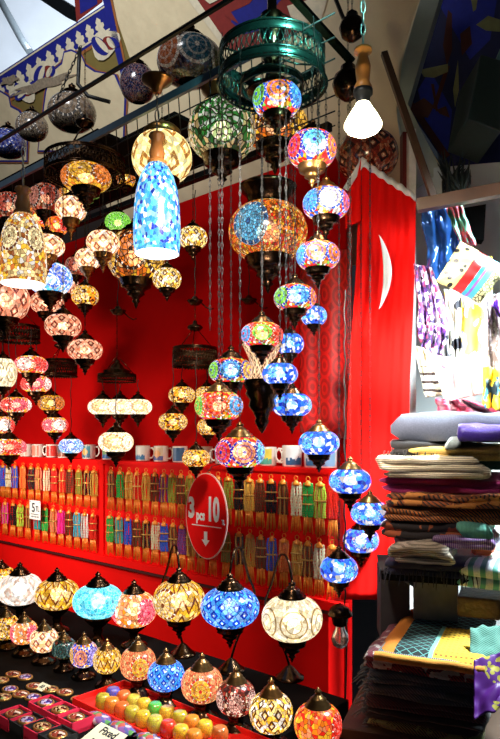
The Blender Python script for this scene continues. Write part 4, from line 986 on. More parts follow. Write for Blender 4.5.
cups = [(113, 695, 'blue'), (124, 699, 'red-orange'), (134, 703, 'yellow-green'), (144, 707, 'yellow'), (155, 711, 'green'), (167, 715, 'yellow'), (180, 720, 'olive'), (192, 725, 'orange'), (205, 730, 'yellow'), (220, 736, 'rust'),
        (103, 702, 'olive'), (112, 706, 'orange'), (122, 711, 'red-orange'), (132, 715, 'olive'), (143, 720, 'yellow'), (155, 725, 'yellow-green'), (168, 730, 'red'), (181, 735, 'yellow'), (194, 740, 'orange')]
R_ = .0235; seen = {}
cup_me = {}
for i, (px, py, col) in enumerate(cups):
    row = 0 if i < 10 else 1; s0 = (T(px, py+6, TZ+.03)-ctr).dot(WD)
    c = Vector(T(px, py+5, TZ+.014)); 
    nb = ORD[i if i < 10 else i-10]
    lab = f'{col} mosaic candle cup, {nb} from left in the {"back" if row == 0 else "front"} row of the tray'
    if col not in cup_me:
        cup_me[col] = (MB().lathe([(R_*.8, 0), (R_*.98, .008), (R_, .022), (R_*.98, .030), (R_*.85, .036)], 22).mesh('cup', CM[col]), MB().lathe([(R_*.86, .0355), (R_*.75, .0405), (R_*.5, .0415), (.0005, .041)], 22).mesh('domed_lid', CM[col]))
    t = root('candle_cup', (c.x, c.y, TZ+.0125), lab, 'candle cup', 'mosaic candle cups in the red tray')
    for nm, me in zip(('cup', 'domed_lid'), cup_me[col]):
        o = bpy.data.objects.new(nm, me); COL.objects.link(o); o.parent = t
for i, (px, py, lab) in enumerate(((99, 718, 'clear wrapped packet of coloured stones before the red tray'), (122, 728, 'clear wrapped packet of coloured stones right of the first packet'), (150, 740, 'clear wrapped packet of coloured stones, rightmost at the bottom edge'))):
    c = T(px, py, TZ+.02); t = NT('packet'); v = t.vor(t.coord('Object'), 70, dim='3D'); s_ = t.new('ShaderNodeSeparateColor'); t.l.new(v.outputs['Color'], s_.inputs[0])
    t.set(Base_Color=t.ramp(s_.outputs[0], [(.25,.1,.3), (.5,.1,.08), (.1,.25,.08), (.5,.45,.5), (.1,.1,.3)]), Roughness=.12); t.bsdf.inputs['Coat Weight'].default_value = 1
    mb = MB()
    def f(u, v_): 
        a = v_*2*PI; k = (math.sin(PI*min(max(u, .02), .98)))**.4; n_ = .006*noise.noise(Vector((u*9, v_*7, i)))
        return ((u-.5)*.105, math.cos(a)*(.024*k+n_), .018+math.sin(a)*(.016*k+n_*.3))
    mb.grid(f, 22, 18); o = mb.build('stone_packet', t.mat, None, loc=(c.x, c.y, TZ), rz=WR); tag(o, lab, 'packet', 'wrapped stone packets')
# ------------------------------------------------------------------ flag
flag_red = NT('flag_red'); flag_red.set(Base_Color=(.85, .006, .004, 1), Roughness=.9); flag_red.bsdf.inputs['Specular IOR Level'].default_value = .08; flag_red = flag_red.mat
white_cloth = plain('white_cloth', (.82, .80, .80), .7, 0, .05)
FY = 2.42
def flag_pt(u, v, lift=0):
    # u 0..1 across, v 0..1 down; the upper left corner is hooked up, the header falls away to the right
    top = (359+u*57, 160+u*37+ (2.0*math.sin(u*26) if u > .1 else 0))
    ytop = top[1]; xl = 357-16*v; xr = 414-9*v
    k = min(1, v*2.2)
    x = (359+u*57)*(1-k)+(xl+(xr-xl)*u)*k
    y = ytop+(600-ytop)*v
    Y = FY+.004*math.sin(u*40+1.2*math.sin(v*3))*(1-.8*min(1,v*1.5))+.006*math.sin(u*11+v*2)*(1-.3*v)+.03*(u-.5)
    return P(x, y, Y-lift)
t = root('flag', P(380, 640, FY), 'red flag with white crescent and white header band hanging as a curtain', 'flag')
inv = -Vector(t.location)
MB().grid(lambda u, v: flag_pt(u, v*.999+.0)+inv, 70, 60).build('cloth', flag_red, t, solid=.0015)
MB().grid(lambda u, v: P(359+u*57, 157+u*37+(.8*math.sin(u*40)) +v*7, FY-.012+.004*math.sin(u*40)+.006*math.sin(u*11)+.03*(u-.5))+inv, 60, 2).build('header_band', white_cloth, t, solid=.002)
# left hanging part: folded corner
def corner(u, v):
    y0 = 160; x = 361-(17+0*v)*(1-u)*min(1, v*3+.0)
    return P(361-(1-u)*(16*min(1, v*3.2+.03)), 159+(1-u)*28*min(1, v*3.2+.03)+v*(62-(1-u)*20), FY-.03+.01*math.sin(u*6))+inv
MB().grid(corner, 16, 16).build('folded_corner', flag_red, t, solid=.0015)
MB().grid(lambda u, v: P(362-u*19+v*5, 157+u*31+v*3, FY-.036)+inv, 12, 2).build('corner_band', white_cloth, t, solid=.002)
def cres(u, v):
    y = 235+u*74; xc = 379+8.5*math.sin(PI*u)**.8+(2 if u > .5 else 0)*0; wd = 8*math.sin(PI*u)**.9+.4
    x = xc+(v-.5)*wd*1.0; uu = (x-352)/60; vv = (y-180)/470
    return P(x, y, FY-.035-.006*math.sin(uu*20))+inv
MB().grid(cres, 24, 4).build('crescent', white_cloth, t, solid=.001)
# ------------------------------------------------------------------ textiles
def cloth_mat(name, base, stripes=None, scale=60, axis='X', rough=.85, bump=.5, knit=True, second=None, sheen=.3):
    t = NT(name); co = t.coord('Object')
    n = t.noise(co, 220, 2); col = t.mix(n, [x*.65 for x in base], [min(1, x*1.3) for x in base])
    wv = t.new('ShaderNodeTexWave'); wv.bands_direction = axis; t.put(wv.inputs[0], co); wv.inputs['Scale'].default_value = scale; wv.inputs['Distortion'].default_value = 1.5
    if stripes: col = t.mix(t.m('GREATER_THAN', wv.outputs['Fac'], .6), col, stripes)
    if second:
        n3 = t.noise(co, 25, 2); col = t.mix(t.m('GREATER_THAN', n3, .55), col, second)
    t.set(Base_Color=col, Roughness=rough); t.bsdf.inputs['Sheen Weight'].default_value = sheen
    t.bump(wv.outputs['Fac'] if stripes else n, bump*.7, .003); return t.mat
def folded(name, label, px0, px1, y0, y1, Y, mat, depth=.30, plies=3, rz=-.35, seed=0, wr=.009, fringe=None, sag=0, group=None, bulge=0, cat='scarf'):
    w = (px1-px0)/F*Y/ (math.cos(rz)); h = (y1-y0)/F*Y
    base = P((px0+px1)/2, y1, Y)
    t = root(name, base, label, cat, group, rz=rz)
    th = h/plies*.94; pts = []
    rr = h/plies/2
    # serpentine centre line from the bottom up
    path = []
    for p in range(plies):
        z = h*(p+.5)/plies; d = 1 if p % 2 == 0 else -1
        n = 16
        for i in range(n+1):
            path.append((d*(-w/2+rr+(w-2*rr)*i/n), z))
        if p < plies-1:
            for q in range(1, 6):
                a = -PI/2+PI*q/6; path.append((d*(w/2-rr)+d*rr*math.cos(a), z+rr+rr*math.sin(a)))
    # outline
    def nrm(i):
        a = path[max(0, i-1)]; b = path[min(len(path)-1, i+1)]; dx, dz = b[0]-a[0], b[1]-a[1]; l = math.hypot(dx, dz) or 1
        return (-dz/l, dx/l)
    top = []; bot = []
    for i, (x, z) in enumerate(path):
        nx, nz = nrm(i); e = th/2*.98
        sx_ = min(math.hypot(x-path[0][0], z-path[0][1]) if i < 17 else 9, math.hypot(x-path[-1][0], z-path[-1][1]) if i > len(path)-18 else 9)
        if sx_ < th/2: e *= max(.3, (max(0, 1-(1-sx_/(th/2))**3))**.5)
        top.append((x+nx*e, z+nz*e)); bot.append((x-nx*e, z-nz*e))
    ring = top+bot[::-1]; N_ = len(ring); ny = 14; mb = MB()
    sd = seed*3.7
    for j in range(ny+1):
        v = j/ny; y = v*depth
        edge = 1-.12*(max(0, .12-v)/.12)**2
        for (x, z) in ring:
            zz = z*edge
            dx = wr*2.2*noise.noise(Vector((v*3+sd, zz*25, 3)))
            dz = wr*1.6*noise.noise(Vector((x*7+sd, y*6, 0)))+wr*.6*noise.noise(Vector((x*25, y*20+sd, 1)))
            dy = wr*2.5*noise.noise(Vector((x*8+sd, zz*60, 7)))
            sg = -sag*(abs(x)/(w/2))**2.5
            z2 = zz+(dz+sg)*(.3+.7*zz/h) + bulge*(1-(2*x/w)**2)*zz/h
            mb.v.append((x+dx, y+dy*(1-v), max(z2, .001)))
    for j in range(ny):
        for i in range(N_):
            i2 = (i+1) % N_; mb.face((j*N_+i, j*N_+i2, (j+1)*N_+i2, (j+1)*N_+i), 0)
    L = len(path)
    for j in (0, ny):
        b = j*N_
        for i in range(L-1):
            q = (b+i, b+i+1, b+N_-2-i, b+N_-1-i); mb.face(q if j else q[::-1], 0)
    mb.build('folded_cloth', mat, t)
    if fringe:
        fm, side, n = fringe; mb = MB(); rn = random.Random(seed)
        for i in range(n):
            if side == 'L': p = Vector((-w/2+.004, depth*i/n, h*rn.uniform(.2, .6))); d = Vector((-.03, 0, -.012))
            else: p = Vector((-w/2+w*i/n, .002, h*rn.uniform(.25, .6))); d = Vector((0, -.02, -.03))
            d = d*rn.uniform(.7, 1.4)+Vector((rn.uniform(-.008, .008),)*3)
            mb.tube([p, p+d*.5+Vector((0, 0, .003)), p+d+Vector((0, 0, -.006))], [.0022, .0018, .001], 4)
        mb.build('fringe', fm, t)['kind'] = 'stuff'
    return t
UP = 'folded scarves in the upper pile'; LP = 'folded textiles in the lower pile'
slate = cloth_mat('slate_wool', (.10, .11, .155), None, 140, 'X', bump=.2); navy = cloth_mat('violet_silk', (.07, .03, .32), None, 20, rough=.4)
folded('folded_shawl', 'slate grey wool shawl, thick and topmost on the upper pile', 383, 522, 413, 443, 1.9, slate, plies=1, seed=1, wr=.008, bulge=.01, group=UP, cat='shawl')
folded('folded_scarf', 'violet silk scarf rolled beneath the right of the slate shawl', 450, 516, 424, 442, 1.80, navy, plies=1, seed=2, group=UP)
folded('folded_scarf', 'pale grey fringed scarf end below the slate shawl', 440, 462, 439, 450, 1.84, cloth_mat('grey_green_wool', (.42, .48, .45), None, 60), plies=1, seed=3, group=UP)
folded('folded_scarf', 'black fringed scarf under the slate shawl at left', 387, 450, 441, 456, 1.93, cloth_mat('black_wool', (.02, .018, .02), None, 50), plies=2, seed=4, group=UP, fringe=(cloth_mat('black_fringe_b', (.02,.02,.025)), 'F', 18))
folded('folded_scarf', 'mustard yellow scarf in the upper pile', 408, 510, 446, 461, 1.88, cloth_mat('mustard', (.85, .52, .12), None, 30), plies=2, seed=5, group=UP, bulge=.003)
folded('folded_scarf', 'dark green scarf under the mustard one', 430, 515, 459, 470, 1.9, cloth_mat('bottle_green', (.02, .16, .09), None, 30), plies=1, seed=6, group=UP)
folded('folded_scarf', 'cream ribbed knitted scarf in the upper pile', 384, 480, 455, 479, 1.86, cloth_mat('cream_rib', (.72, .60, .42), (.28, .20, .12), 55, 'Z'), plies=3, seed=7, group=UP, wr=.009)
folded('folded_scarf', 'magenta wine coloured scarf below the cream ribbed one', 383, 505, 477, 494, 1.89, cloth_mat('magenta_wine', (.42, .015, .13), None, 40), plies=2, seed=8, group=UP)
folded('folded_scarf', 'brown and orange patterned scarf, upper of the two brown ones', 386, 508, 492, 508, 1.88, cloth_mat('rust_pattern', (.42, .10, .02), (.03, .015, .01), 45, 'DIAGONAL', second=(.75, .27, .05)), plies=2, seed=9, group=UP)
folded('folded_scarf', 'brown and orange zigzag scarf, lower of the two brown ones', 382, 500, 507, 523, 1.9, cloth_mat('zigzag_pattern', (.60, .18, .03), (.015, .01, .01), 60, 'DIAGONAL'), plies=2, seed=10, group=UP)
folded('folded_scarf', 'black scarf with rust patches under the zigzag one', 380, 470, 522, 540, 1.92, cloth_mat('black_rust', (.02, .012, .012), None, 45, second=(.45, .10, .03)), plies=2, seed=11, group=UP)
folded('folded_scarf', 'mint green ribbed scarf bulging out at right of upper pile', 452, 498, 522, 539, 1.83, cloth_mat('mint_rib', (.25, .72, .58), (.08, .36, .28), 90, 'X'), plies=1, seed=12, group=UP, wr=.01)
folded('folded_scarf', 'purple striped scarf beside the mint ribbed one', 432, 490, 537, 549, 1.84, cloth_mat('purple_stripes', (.16, .03, .26), (.4, .3, .45), 60, 'X'), plies=2, seed=13, group=UP)
folded('folded_scarf', 'orange-red knitted scarf at right under the mint one', 468, 500, 541, 556, 1.95, cloth_mat('orange_knit', (.72, .10, .02), None, 60), plies=1, seed=14, group=UP)
folded('folded_scarf', 'cream rolled knit at the bottom left of the upper pile', 392, 448, 547, 564, 1.84, cloth_mat('ivory_knit', (.60, .50, .40), (.25, .2, .15), 50, 'Z'), plies=3, seed=15, group=UP, wr=.01)
folded('folded_scarf', 'midnight blue fringed scarf lowest in the upper pile', 384, 474, 562, 577, 1.92, cloth_mat('midnight', (.015, .015, .05), None, 50), plies=2, seed=16, group=UP, fringe=(cloth_mat('midnight_fringe', (.01,.01,.03)), 'F', 26))
folded('folded_blanket', 'green and white checked cloth at the right edge below the scarves', 458, 520, 566, 590, 1.85, cloth_mat('green_check', (.75, .82, .78), (.12, .40, .30), 9, 'X', knit=False), plies=2, seed=17, cat='cloth', rz=-.5)
# lower pile
t = NT('kilim_top'); co = t.new('ShaderNodeTexCoord'); sp = t.new('ShaderNodeSeparateXYZ'); t.l.new(co.outputs['UV'], sp.inputs[0]); u, v = sp.outputs[0], sp.outputs[1]
U = t.m('MULTIPLY', u, 9); Vv = t.m('MULTIPLY', v, 14)
fa = t.m('ABSOLUTE', t.m('SUBTRACT', t.m('FRACT', t.m('ADD', U, Vv)), .5)); fb = t.m('ABSOLUTE', t.m('SUBTRACT', t.m('FRACT', t.m('SUBTRACT', U, Vv)), .5))
lat = t.m('LESS_THAN', t.m('MINIMUM', fa, fb), .055)
blk = t.mix(lat, (.010, .014, .014), (.10, .30, .28))
inY = t.m('MULTIPLY', t.m('GREATER_THAN', u, .52), t.m('LESS_THAN', v, .62))
dots = t.m('MULTIPLY', t.m('LESS_THAN', t.m('FRACT', t.m('MULTIPLY', u, 22)), .5), t.m('LESS_THAN', t.m('FRACT', t.m('MULTIPLY', v, 20)), .35))
yc = t.mix(dots, (.75, .45, .03), (.22, .08, .01))
col = t.mix(inY, blk, yc)
edge = t.m('MULTIPLY', t.m('GREATER_THAN', u, .49), t.m('MULTIPLY', t.m('LESS_THAN', u, .53), t.m('LESS_THAN', v, .64)))
col = t.mix(edge, col, (.2, .5, .42)); col = t.mix(t.m('LESS_THAN', u, .17), col, (.72, .22, .02))
t.set(Base_Color=col, Roughness=.9); n = t.noise(co.outputs['Object'], 300); t.bump(n, .6, .003); kil = t.mat
orange_k = cloth_mat('orange_edge', (.80, .30, .03), None, 70)
rz2 = -.42; kb = P(375, 660, 1.72)
t = root('folded_kilim', kb, 'folded kilim with yellow square, aqua diamond lattice and orange border, topmost of lower pile', 'kilim', LP, rz=rz2)
def ktop(u, v): return (u*.275, v*.45, .030+.004*noise.noise(Vector((u*4, v*4, 2)))-.010*max(0, .08-v)/.08*1-.012*max(0, abs(u-.5)-.44)/.06)
MB().grid(ktop, 24, 30).build('woven_top', kil, t)
mb = MB()
def edgef(u, v):
    a = -PI/2+PI*v; return (u*.275, -.002-.012*math.cos(a)+.003*noise.noise(Vector((u*8, v, 0))), .012+.0125*math.sin(a)+.003*noise.noise(Vector((u*5, 0, 3))))
mb.grid(edgef, 24, 8); mb.build('front_fold', orange_k, t)
MB().box((.1375, .22, .012), (.272, .44, .022)).build('under_fold', cloth_mat('kilim_side', (.02, .02, .02), (.2, .3, .3), 60), t, bevel=.008)
darks = [('red and black woven textile with white zigzag, second in the lower pile', (.35, .015, .04), (.02,.015,.02), 660, 676, (.6,.55,.5)),
         ('charcoal fringed scarf, third in the lower pile', (.06, .07, .08), (.11, .12, .14), 676, 689, None),
         ('charcoal scarf with faint grey pattern, fourth in the lower pile', (.06, .065, .08), (.16, .17, .19), 689, 702, (.08,.09,.09)),
         ('black scarf with thin red weave, fifth in the lower pile', (.02, .015, .018), (.12, .02, .03), 702, 715, None),
         ('black fringed scarf, sixth in the lower pile', (.015, .015, .018), None, 715, 727, None),
         ('green and yellow flecked dark scarf at the bottom of the lower pile', (.03, .045, .02), (.3, .28, .08), 727, 741, (.25,.3,.1))]
for i, (lab, a_, b_, y0, y1, sec) in enumerate(darks):
    folded('folded_textile', lab, 366+(i % 3)*2, 472+(i % 2)*4, y0, y1, 1.70, cloth_mat('pile_cloth', a_, b_, 70, 'DIAGONAL', second=sec), depth=.42, plies=2, rz=rz2+.06*(i % 2), seed=30+i, group=LP,
           fringe=(cloth_mat('dark_fringe', (.10,.11,.12)), 'L', 40) if i in (1, 2, 3, 4, 5) else None)
# purple scarf
pm = NT('purple_dotted'); v = pm.vor(pm.coord('Object'), 60, dim='3D'); n = pm.noise(pm.coord('Object'), 9, 1)
pm.set(Base_Color=pm.mix(pm.m('MULTIPLY', pm.m('LESS_THAN', v.outputs['Distance'], .45), pm.m('GREATER_THAN', n, .52)), (.09, .006, .20), (.45, .38, .05)), Roughness=.5); pm = pm.mat
o = MB().grid(lambda u, v: Vector(P(474+u*50, 660-14*u+v*50+(1-u)*v*10, 1.62-.08*v))+Vector((0, .010*noise.noise(Vector((u*4, v*4, 5))), .008*noise.noise(Vector((u*6, v*5, 1))))), 30, 30).build('purple_scarf', pm, None, solid=.004)
tag(o, 'purple scarf with yellow-green dots draped right of the lower pile', 'scarf')
o = MB().grid(lambda u, v: Vector(P(470+u*50, 628-4*u+v*45, 1.75-.1*v))+Vector((0, .010*noise.noise(Vector((u*4, v*4, 8))), .008*noise.noise(Vector((u*6, v*5, 4))))), 26, 24).build('green_scarf', cloth_mat('sea_green', (.03,.13,.10), (.10,.28,.22), 70, 'DIAGONAL'), None, solid=.004)
tag(o, 'sea green woven scarf between the kilim and the purple scarf', 'scarf')
# shelves and box
rzS = -.35
def platform(name, lab, px, py, Y, w, d, th, mat, rz=rzS):
    c = P(px, py, Y); t = root(name, (c.x, c.y, 0), lab, 'shelf', rz=rz)
    MB().box((0, d/2, c.z-th/2), (w, d, th)).build('top', mat, t, bevel=.003)
    for x in (-1, 1):
        for y in ((d-.08, d-.03) if name == 'display_shelf' else (.03, d-.03)): MB().box((x*(w/2-.02), y, (c.z-th)/2), (.03, .03, c.z-th)).build('leg', mat, t)
    return t
platform('display_shelf', 'dark wooden stand under the upper pile of scarves', 447, 578, 1.9, .38, .45, .02, black_cloth)
platform('display_stand', 'low dark stand under the lower pile of textiles', 440, 743, 1.66, .52, .55, .03, wood_d)
c = P(435, 606, 2.05); t = root('cardboard_box', c, 'white cardboard box with open flap under the scarf stand', 'box', rz=-.25)
cardw = plain('white_card', (.22, .21, .23), .7)
mb = MB(); s = .13
mb.box((0, 0, -.10), (s, s, .004))
for sx, sy in ((1, 0), (-1, 0), (0, 1), (0, -1)): mb.box((sx*s/2, sy*s/2, 0), (.003 if sx else s, .003 if sy else s, .2))
mb.build('carton', cardw, t); MB().box((-.09, 0, .085), (.06, s, .003), M=Matrix.Rotation(.5, 3, 'Y')).build('flap', cardw, t)
c = P(393, 600, 2.1); t = root('cardboard_box', c, 'grey cardboard box leaning left under the scarf stand', 'box', rz=-.1)
MB().box((0, 0, 0), (.09, .12, .22)).build('carton', plain('grey_card', (.05, .045, .05), .8), t); MB().box((0, -.03, .125), (.10, .09, .003), M=Matrix.Rotation(.4, 3, 'X')).build('flap', plain('grey_card_flap', (.07, .06, .06), .8), t)
mb = MB(); S = 30
for k in range(5):
    mb.tube([((.10+.004*math.sin(k*2+q*3))*math.cos(q), .10*math.sin(q), -.012*k) for q in [2*PI*j/S for j in range(S)]], .007, 6, closed=True)
for k in range(24): 
    q = 2*PI*k/24; mb.tube([(.104*math.cos(q), .104*math.sin(q), .006), (.098*math.cos(q), .098*math.sin(q), -.055)], .004, 5)
mb.lathe([(.001, -.06), (.098, -.06)], 30)
tag(mb.build('wicker_basket', plain('wicker', (.45, .17, .04), .5, 0, .5, 60, .5), None, loc=P(436, 628, 2.42)), 'round brown wicker basket rim behind the kilim', 'basket')
o = tag(MB().box(P(480, 603, 1.95), (.12, .14, .06), rz=-.4).build('carved_box', plain('carved_wood', (.12, .05, .02), .35, 0, .7, 80, .9), bevel=.006), 'carved dark wooden box at right between the two piles', 'box')
# ------------------------------------------------------------------ neighbour stall cloths
def drape(name, lab, quad, Y, mat, cat='scarf', amp=.015, fr=9, seed=0, nu=36, nv=36, solid=.003, group=None, gather=0, wob=.02):
    A, B, C, D = quad
    def g(u, v):
        x = (A[0]*(1-u)+B[0]*u)*(1-v)+(D[0]*(1-u)+C[0]*u)*v; y = (A[1]*(1-u)+B[1]*u)*(1-v)+(D[1]*(1-u)+C[1]*u)*v
        n = noise.noise(Vector((u*3+seed, v*3, 1))); n2 = noise.noise(Vector((u*9+seed, v*6, 2)))
        p = P(x+6*n*wob/.02*.5, y+5*n2*wob/.02*.4, Y+amp*math.sin(u*fr*2*PI/3+v*1.5+seed)+wob*n+wob*.5*n2)
        return p
    return tag(MB().grid(g, nu, nv).build(name, mat, None, solid=solid), lab, cat, group)
t = NT('blue_foil'); t.set(Base_Color=t.mix(t.noise(t.coord('Object'), 9), (.01, .03, .16), (.03, .14, .45)), Roughness=.18, Metallic=.35); foil = t.mat
drape('blue_scarf', 'glossy dark blue satin scarf hanging from the wooden rail', [(421, 208), (456, 206), (460, 262), (430, 286)], 2.35, foil, amp=.009, fr=7, seed=1)
t = NT('dotted_purple'); v = t.vor(t.coord('Object'), 70, dim='3D'); s_ = t.new('ShaderNodeSeparateColor'); t.l.new(v.outputs['Color'], s_.inputs[0])
t.set(Base_Color=t.ramp(s_.outputs[0], [(.08,.03,.22), (.6,.55,.8), (.2,.05,.35), (.02,.01,.06), (.85,.82,.9), (.3,.04,.12)]), Roughness=.7); dp = t.mat
drape('purple_scarf', 'purple, navy and white mottled scarf bunched beside the white post', [(414, 264), (432, 268), (452, 330), (420, 342)], 2.3, dp, seed=2, amp=.02, fr=8)
drape('purple_scarf', 'lower bunch of purple mottled scarf hanging above the cream scarves', [(424, 325), (446, 322), (444, 356), (422, 352)], 2.28, dp, seed=5, amp=.02, fr=8)
def blotch(name, a, b, sc1, th=.55, extra=None):
    t = NT(name); co = t.coord('Object'); n = t.noise(co, sc1, 2); col = t.mix(t.m('GREATER_THAN', n, th), a, b)
    if extra: n2 = t.noise(t.coord('Object', 1, 1, .6), sc1*2.1, 1); col = t.mix(t.m('GREATER_THAN', n2, .66), col, extra)
    t.set(Base_Color=col, Roughness=.75); return t.mat
wf = blotch('white_yellow_flowers', (.85, .85, .88), (.9, .62, .06), 13, .54, (.55,.5,.75))
drape('flowered_cloth', 'white cloth with yellow flowers hanging behind the scarves', [(452, 262), (492, 256), (492, 378), (446, 368)], 2.5, wf, cat='cloth', seed=3, amp=.01)
drape('black_handled_bag_cloth', 'white and yellow cloth with black curved lines, left of the flowered cloth', [(444, 290), (462, 288), (460, 360), (447, 362)], 2.42, blotch('white_black_lines', (.8,.78,.7), (.02,.02,.03), 9, .62, (.9,.65,.1)), cat='cloth', seed=9, amp=.008)
t = NT('striped_cream'); wv = t.new('ShaderNodeTexWave'); wv.bands_direction = 'Z'; t.put(wv.inputs[0], t.coord('Object')); wv.inputs['Scale'].default_value = 11; wv.inputs['Distortion'].default_value = 1
sepz = t.new('ShaderNodeSeparateXYZ'); t.put(sepz.inputs[0], t.coord('Object'))
t.set(Base_Color=t.mix(t.m('MULTIPLY', t.m('GREATER_THAN', wv.outputs['Fac'], .72), t.m('LESS_THAN', sepz.outputs[2], 1.84)), (.82, .74, .56), (.03, .02, .02)), Roughness=.75)
drape('cream_scarf', 'cream scarf with dark horizontal stripes hanging at left beside the post', [(414, 346), (428, 350), (458, 392), (426, 398)], 2.2, t.mat, seed=4, amp=.012)
drape('white_scarf', 'white scarf with faint blue and pink marks bunched over the maroon scarf', [(430, 354), (480, 362), (490, 392), (446, 402)], 2.15, blotch('white_marks', (.88,.86,.84), (.5,.55,.6), 16, .66, (.75,.3,.4)), seed=6, amp=.02)
drape('maroon_scarf', 'crimson maroon scarf bunched on top behind the slate shawl', [(436, 398), (470, 400), (515, 412), (438, 418)], 2.12, cloth_mat('maroon', (.32, .012, .05), None, 40), seed=7, amp=.03)
drape('yellow_bag', 'yellow and black patterned cloth bag at right above the maroon scarf', [(482, 366), (515, 372), (515, 412), (484, 408)], 2.1, blotch('yellow_black', (.85,.60,.03), (.02,.05,.06), 18, .55, (.05,.3,.5)), cat='bag', seed=8)
drape('beaded_curtain_scarf', 'grey and brown sequined scarf at the right edge', [(488, 296), (515, 290), (515, 380), (488, 376)], 2.3, blotch('sequins', (.30,.24,.22), (.75,.70,.68), 60, .55), seed=10)
drape('violet_scarf', 'violet scarf corner hanging at the right edge', [(490, 300), (512, 296), (512, 330), (500, 322)], 2.25, cloth_mat('violet', (.22,.05,.5), None, 30), seed=11, solid=.002)
# striped cushion
rc = P(466, 274, 2.15)
t = NT('cushion_print'); co = t.new('ShaderNodeTexCoord'); sp = t.new('ShaderNodeSeparateXYZ'); t.l.new(co.outputs['UV'], sp.inputs[0]); u, v = sp.outputs[0], sp.outputs[1]
col = t.ramp(u, [(.85,.66,.22), (.85,.66,.22), (.7,.02,.02), (.05,.45,.65), (.3,.12,.5), (.1,.5,.65), (.75,.7,.35)], pos=[0, .2, .36, .56, .64, .69, .80])
vo = t.vor(co.outputs['UV'], 13, 'DISTANCE_TO_EDGE'); spots = t.m('MULTIPLY', t.m('LESS_THAN', vo.outputs[0], .10), t.m('GREATER_THAN', u, .80)); col = t.mix(spots, col, (.02,.03,.02))
v2 = t.vor(co.outputs['UV'], 5); blots = t.m('MULTIPLY', t.m('LESS_THAN', v2.outputs['Distance'], .22), t.m('LESS_THAN', u, .33)); col = t.mix(blots, col, (.02,.02,.02))
t.set(Base_Color=col, Roughness=.35)
QA, QB, QC, QD = (452, 240), (500, 290), (478, 306), (432, 284)
t2 = MB()
cA = [(461, 241), (508, 268), (480, 304), (436, 281)]      # corners: top-left, top-right, bottom-right, bottom-left
for side in (-1, 1):
    def g(a, b):
        x = (cA[0][0]*(1-a)+cA[1][0]*a)*(1-b)+(cA[3][0]*(1-a)+cA[2][0]*a)*b; y = (cA[0][1]*(1-a)+cA[1][1]*a)*(1-b)+(cA[3][1]*(1-a)+cA[2][1]*a)*b
        th = .035*(math.sin(PI*a)*math.sin(PI*b))**.5 if 0 < a < 1 and 0 < b < 1 else 0
        return P(x, y, 2.12)+Vector((0, side*th+.006*noise.noise(Vector((a*5, b*5, 0))), 0))
    t2.grid(g, 24, 24)
tag(t2.build('patchwork_cushion', t.mat), 'patchwork cushion with yellow, red, blue and leopard stripes hanging tilted', 'cushion')
tag(prism(MB(), [P(462, 208, 2.6), P(486, 204, 2.6), P(484, 240, 2.6), P(466, 238, 2.6)], (.01, .06, 0)).build('backing_board', black_cloth), 'black board behind the patchwork cushion', 'board')
drape('green_floral_scarf', 'green, red and blue floral scarf hanging from the rail above the cushion', [(446, 207), (462, 205), (476, 246), (458, 240)], 2.25, blotch('floral', (.15,.4,.3), (.5,.08,.1), 22, .52, (.1,.25,.6)), seed=12, solid=.002)
# dark sticks and leaves behind rail
mb = MB(); rn = random.Random(4)
for i in range(46):
    p = P(442+rn.random()*22, 200-rn.random()*4, 2.45); q = P(436+rn.random()*38, 150+rn.random()*30, 2.5+rn.random()*.1)
    mb.tube([p, p.lerp(q, .5)+Vector((rn.uniform(-.02, .02), 0, 0)), q], [.003, .006, .001], 4)
tag(mb.build('dry_reeds', plain('dry_leaf', (.02, .03, .025), .7), None), 'dark bundle of dry reeds standing behind the wooden rail', 'reeds', kind='stuff')
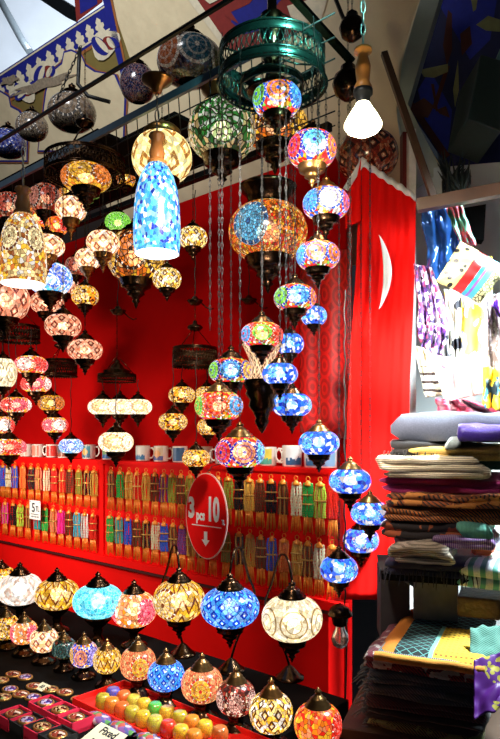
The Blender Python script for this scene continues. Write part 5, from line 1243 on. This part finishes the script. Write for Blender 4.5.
# ------------------------------------------------------------------ light
def area(name, loc, tgt, size, energy, col, spread=PI):
    l = bpy.data.lights.new(name, 'AREA'); l.energy = energy; l.color = col; l.size = size; l.spread = spread
    o = bpy.data.objects.new(name, l); COL.objects.link(o); o.location = loc
    o.rotation_euler = (Vector(tgt)-Vector(loc)).to_track_quat('-Z', 'Y').to_euler(); return o
def point(name, loc, energy, col, r=.03):
    l = bpy.data.lights.new(name, 'POINT'); l.energy = energy; l.color = col; l.shadow_soft_size = r
    o = bpy.data.objects.new(name, l); COL.objects.link(o); o.location = loc; return o
area('daylight_alley', (1.45, 1.9, 3.0), (.84, 2.2, 1.65), .4, 46, (.80, .95, 1.0), 1.0)
area('flag_fill', (-.3, .9, 2.7), (.62, 2.4, 1.75), .2, 8.5, (1, .95, .88), .62)  # unseen frontal fill added to brighten the flag
area('daylight_dome', tuple(P(60, -60, 4.6)), tuple(P(40, 20, 6.5)), 1.0, 60, (.86, .93, 1), PI)
area('vault_fill', (-1.0, .9, 3.7), tuple(V(60, 60)), .6, 20, (.95, .97, 1), 1.6)  # fill added to brighten the painted vault and frieze
area('wall_fill_left', tuple(P(-170, 420, 3.0)), tuple(W(40, 520)), .4, 20, (1, .85, .7), 2.2)  # warm fill added out of view at left, lifts the red wall
area('board_fill_right', tuple(Wz(235, 2.45, 1.25)), tuple(W(235, 520)), .15, 9.5, (1, .85, .7), 1.6)  # second added fill, for the right bead board and the sign
area('counter_fill', (-.2, .5, 2.7), (-.35, 2.0, .8), .2, 2.0, (1, .88, .72), .6)  # fill added above the table to lift the candle cups
area('ring_teal_fill', (.8, .6, 3.2), tuple(P(272, 66, 2.0)), .15, 2.2, (.35, 1, .85), .22)  # narrow teal light added to give the ring chandelier its sheen
point('bulb_light', P(363, 140, 1.72), 7, (1, .78, .45), .05)
w = bpy.data.worlds.new('World'); sc.world = w; w.use_nodes = True
w.node_tree.nodes['Background'].inputs[0].default_value = (.5, .6, .75, 1); w.node_tree.nodes['Background'].inputs[1].default_value = .03
# ------------------------------------------------------------------ camera
cam = bpy.data.cameras.new('camera'); co = bpy.data.objects.new('camera', cam); COL.objects.link(co)
co.location = (0, 0, EYE); co.rotation_euler = (PI/2, 0, 0)
cam.sensor_fit = 'HORIZONTAL'; cam.sensor_width = 36; cam.lens = 36*F/500; cam.shift_y = (HY-369.5)/500; cam.clip_start = .05
sc.camera = co
sc.view_settings.view_transform = 'Standard'; sc.view_settings.look = 'None'; sc.view_settings.gamma = 1; sc.view_settings.exposure = 0.0
sc.view_settings.use_curve_mapping = False
sc.cycles.use_denoising = True; sc.cycles.max_bounces = 6; sc.cycles.transparent_max_bounces = 12
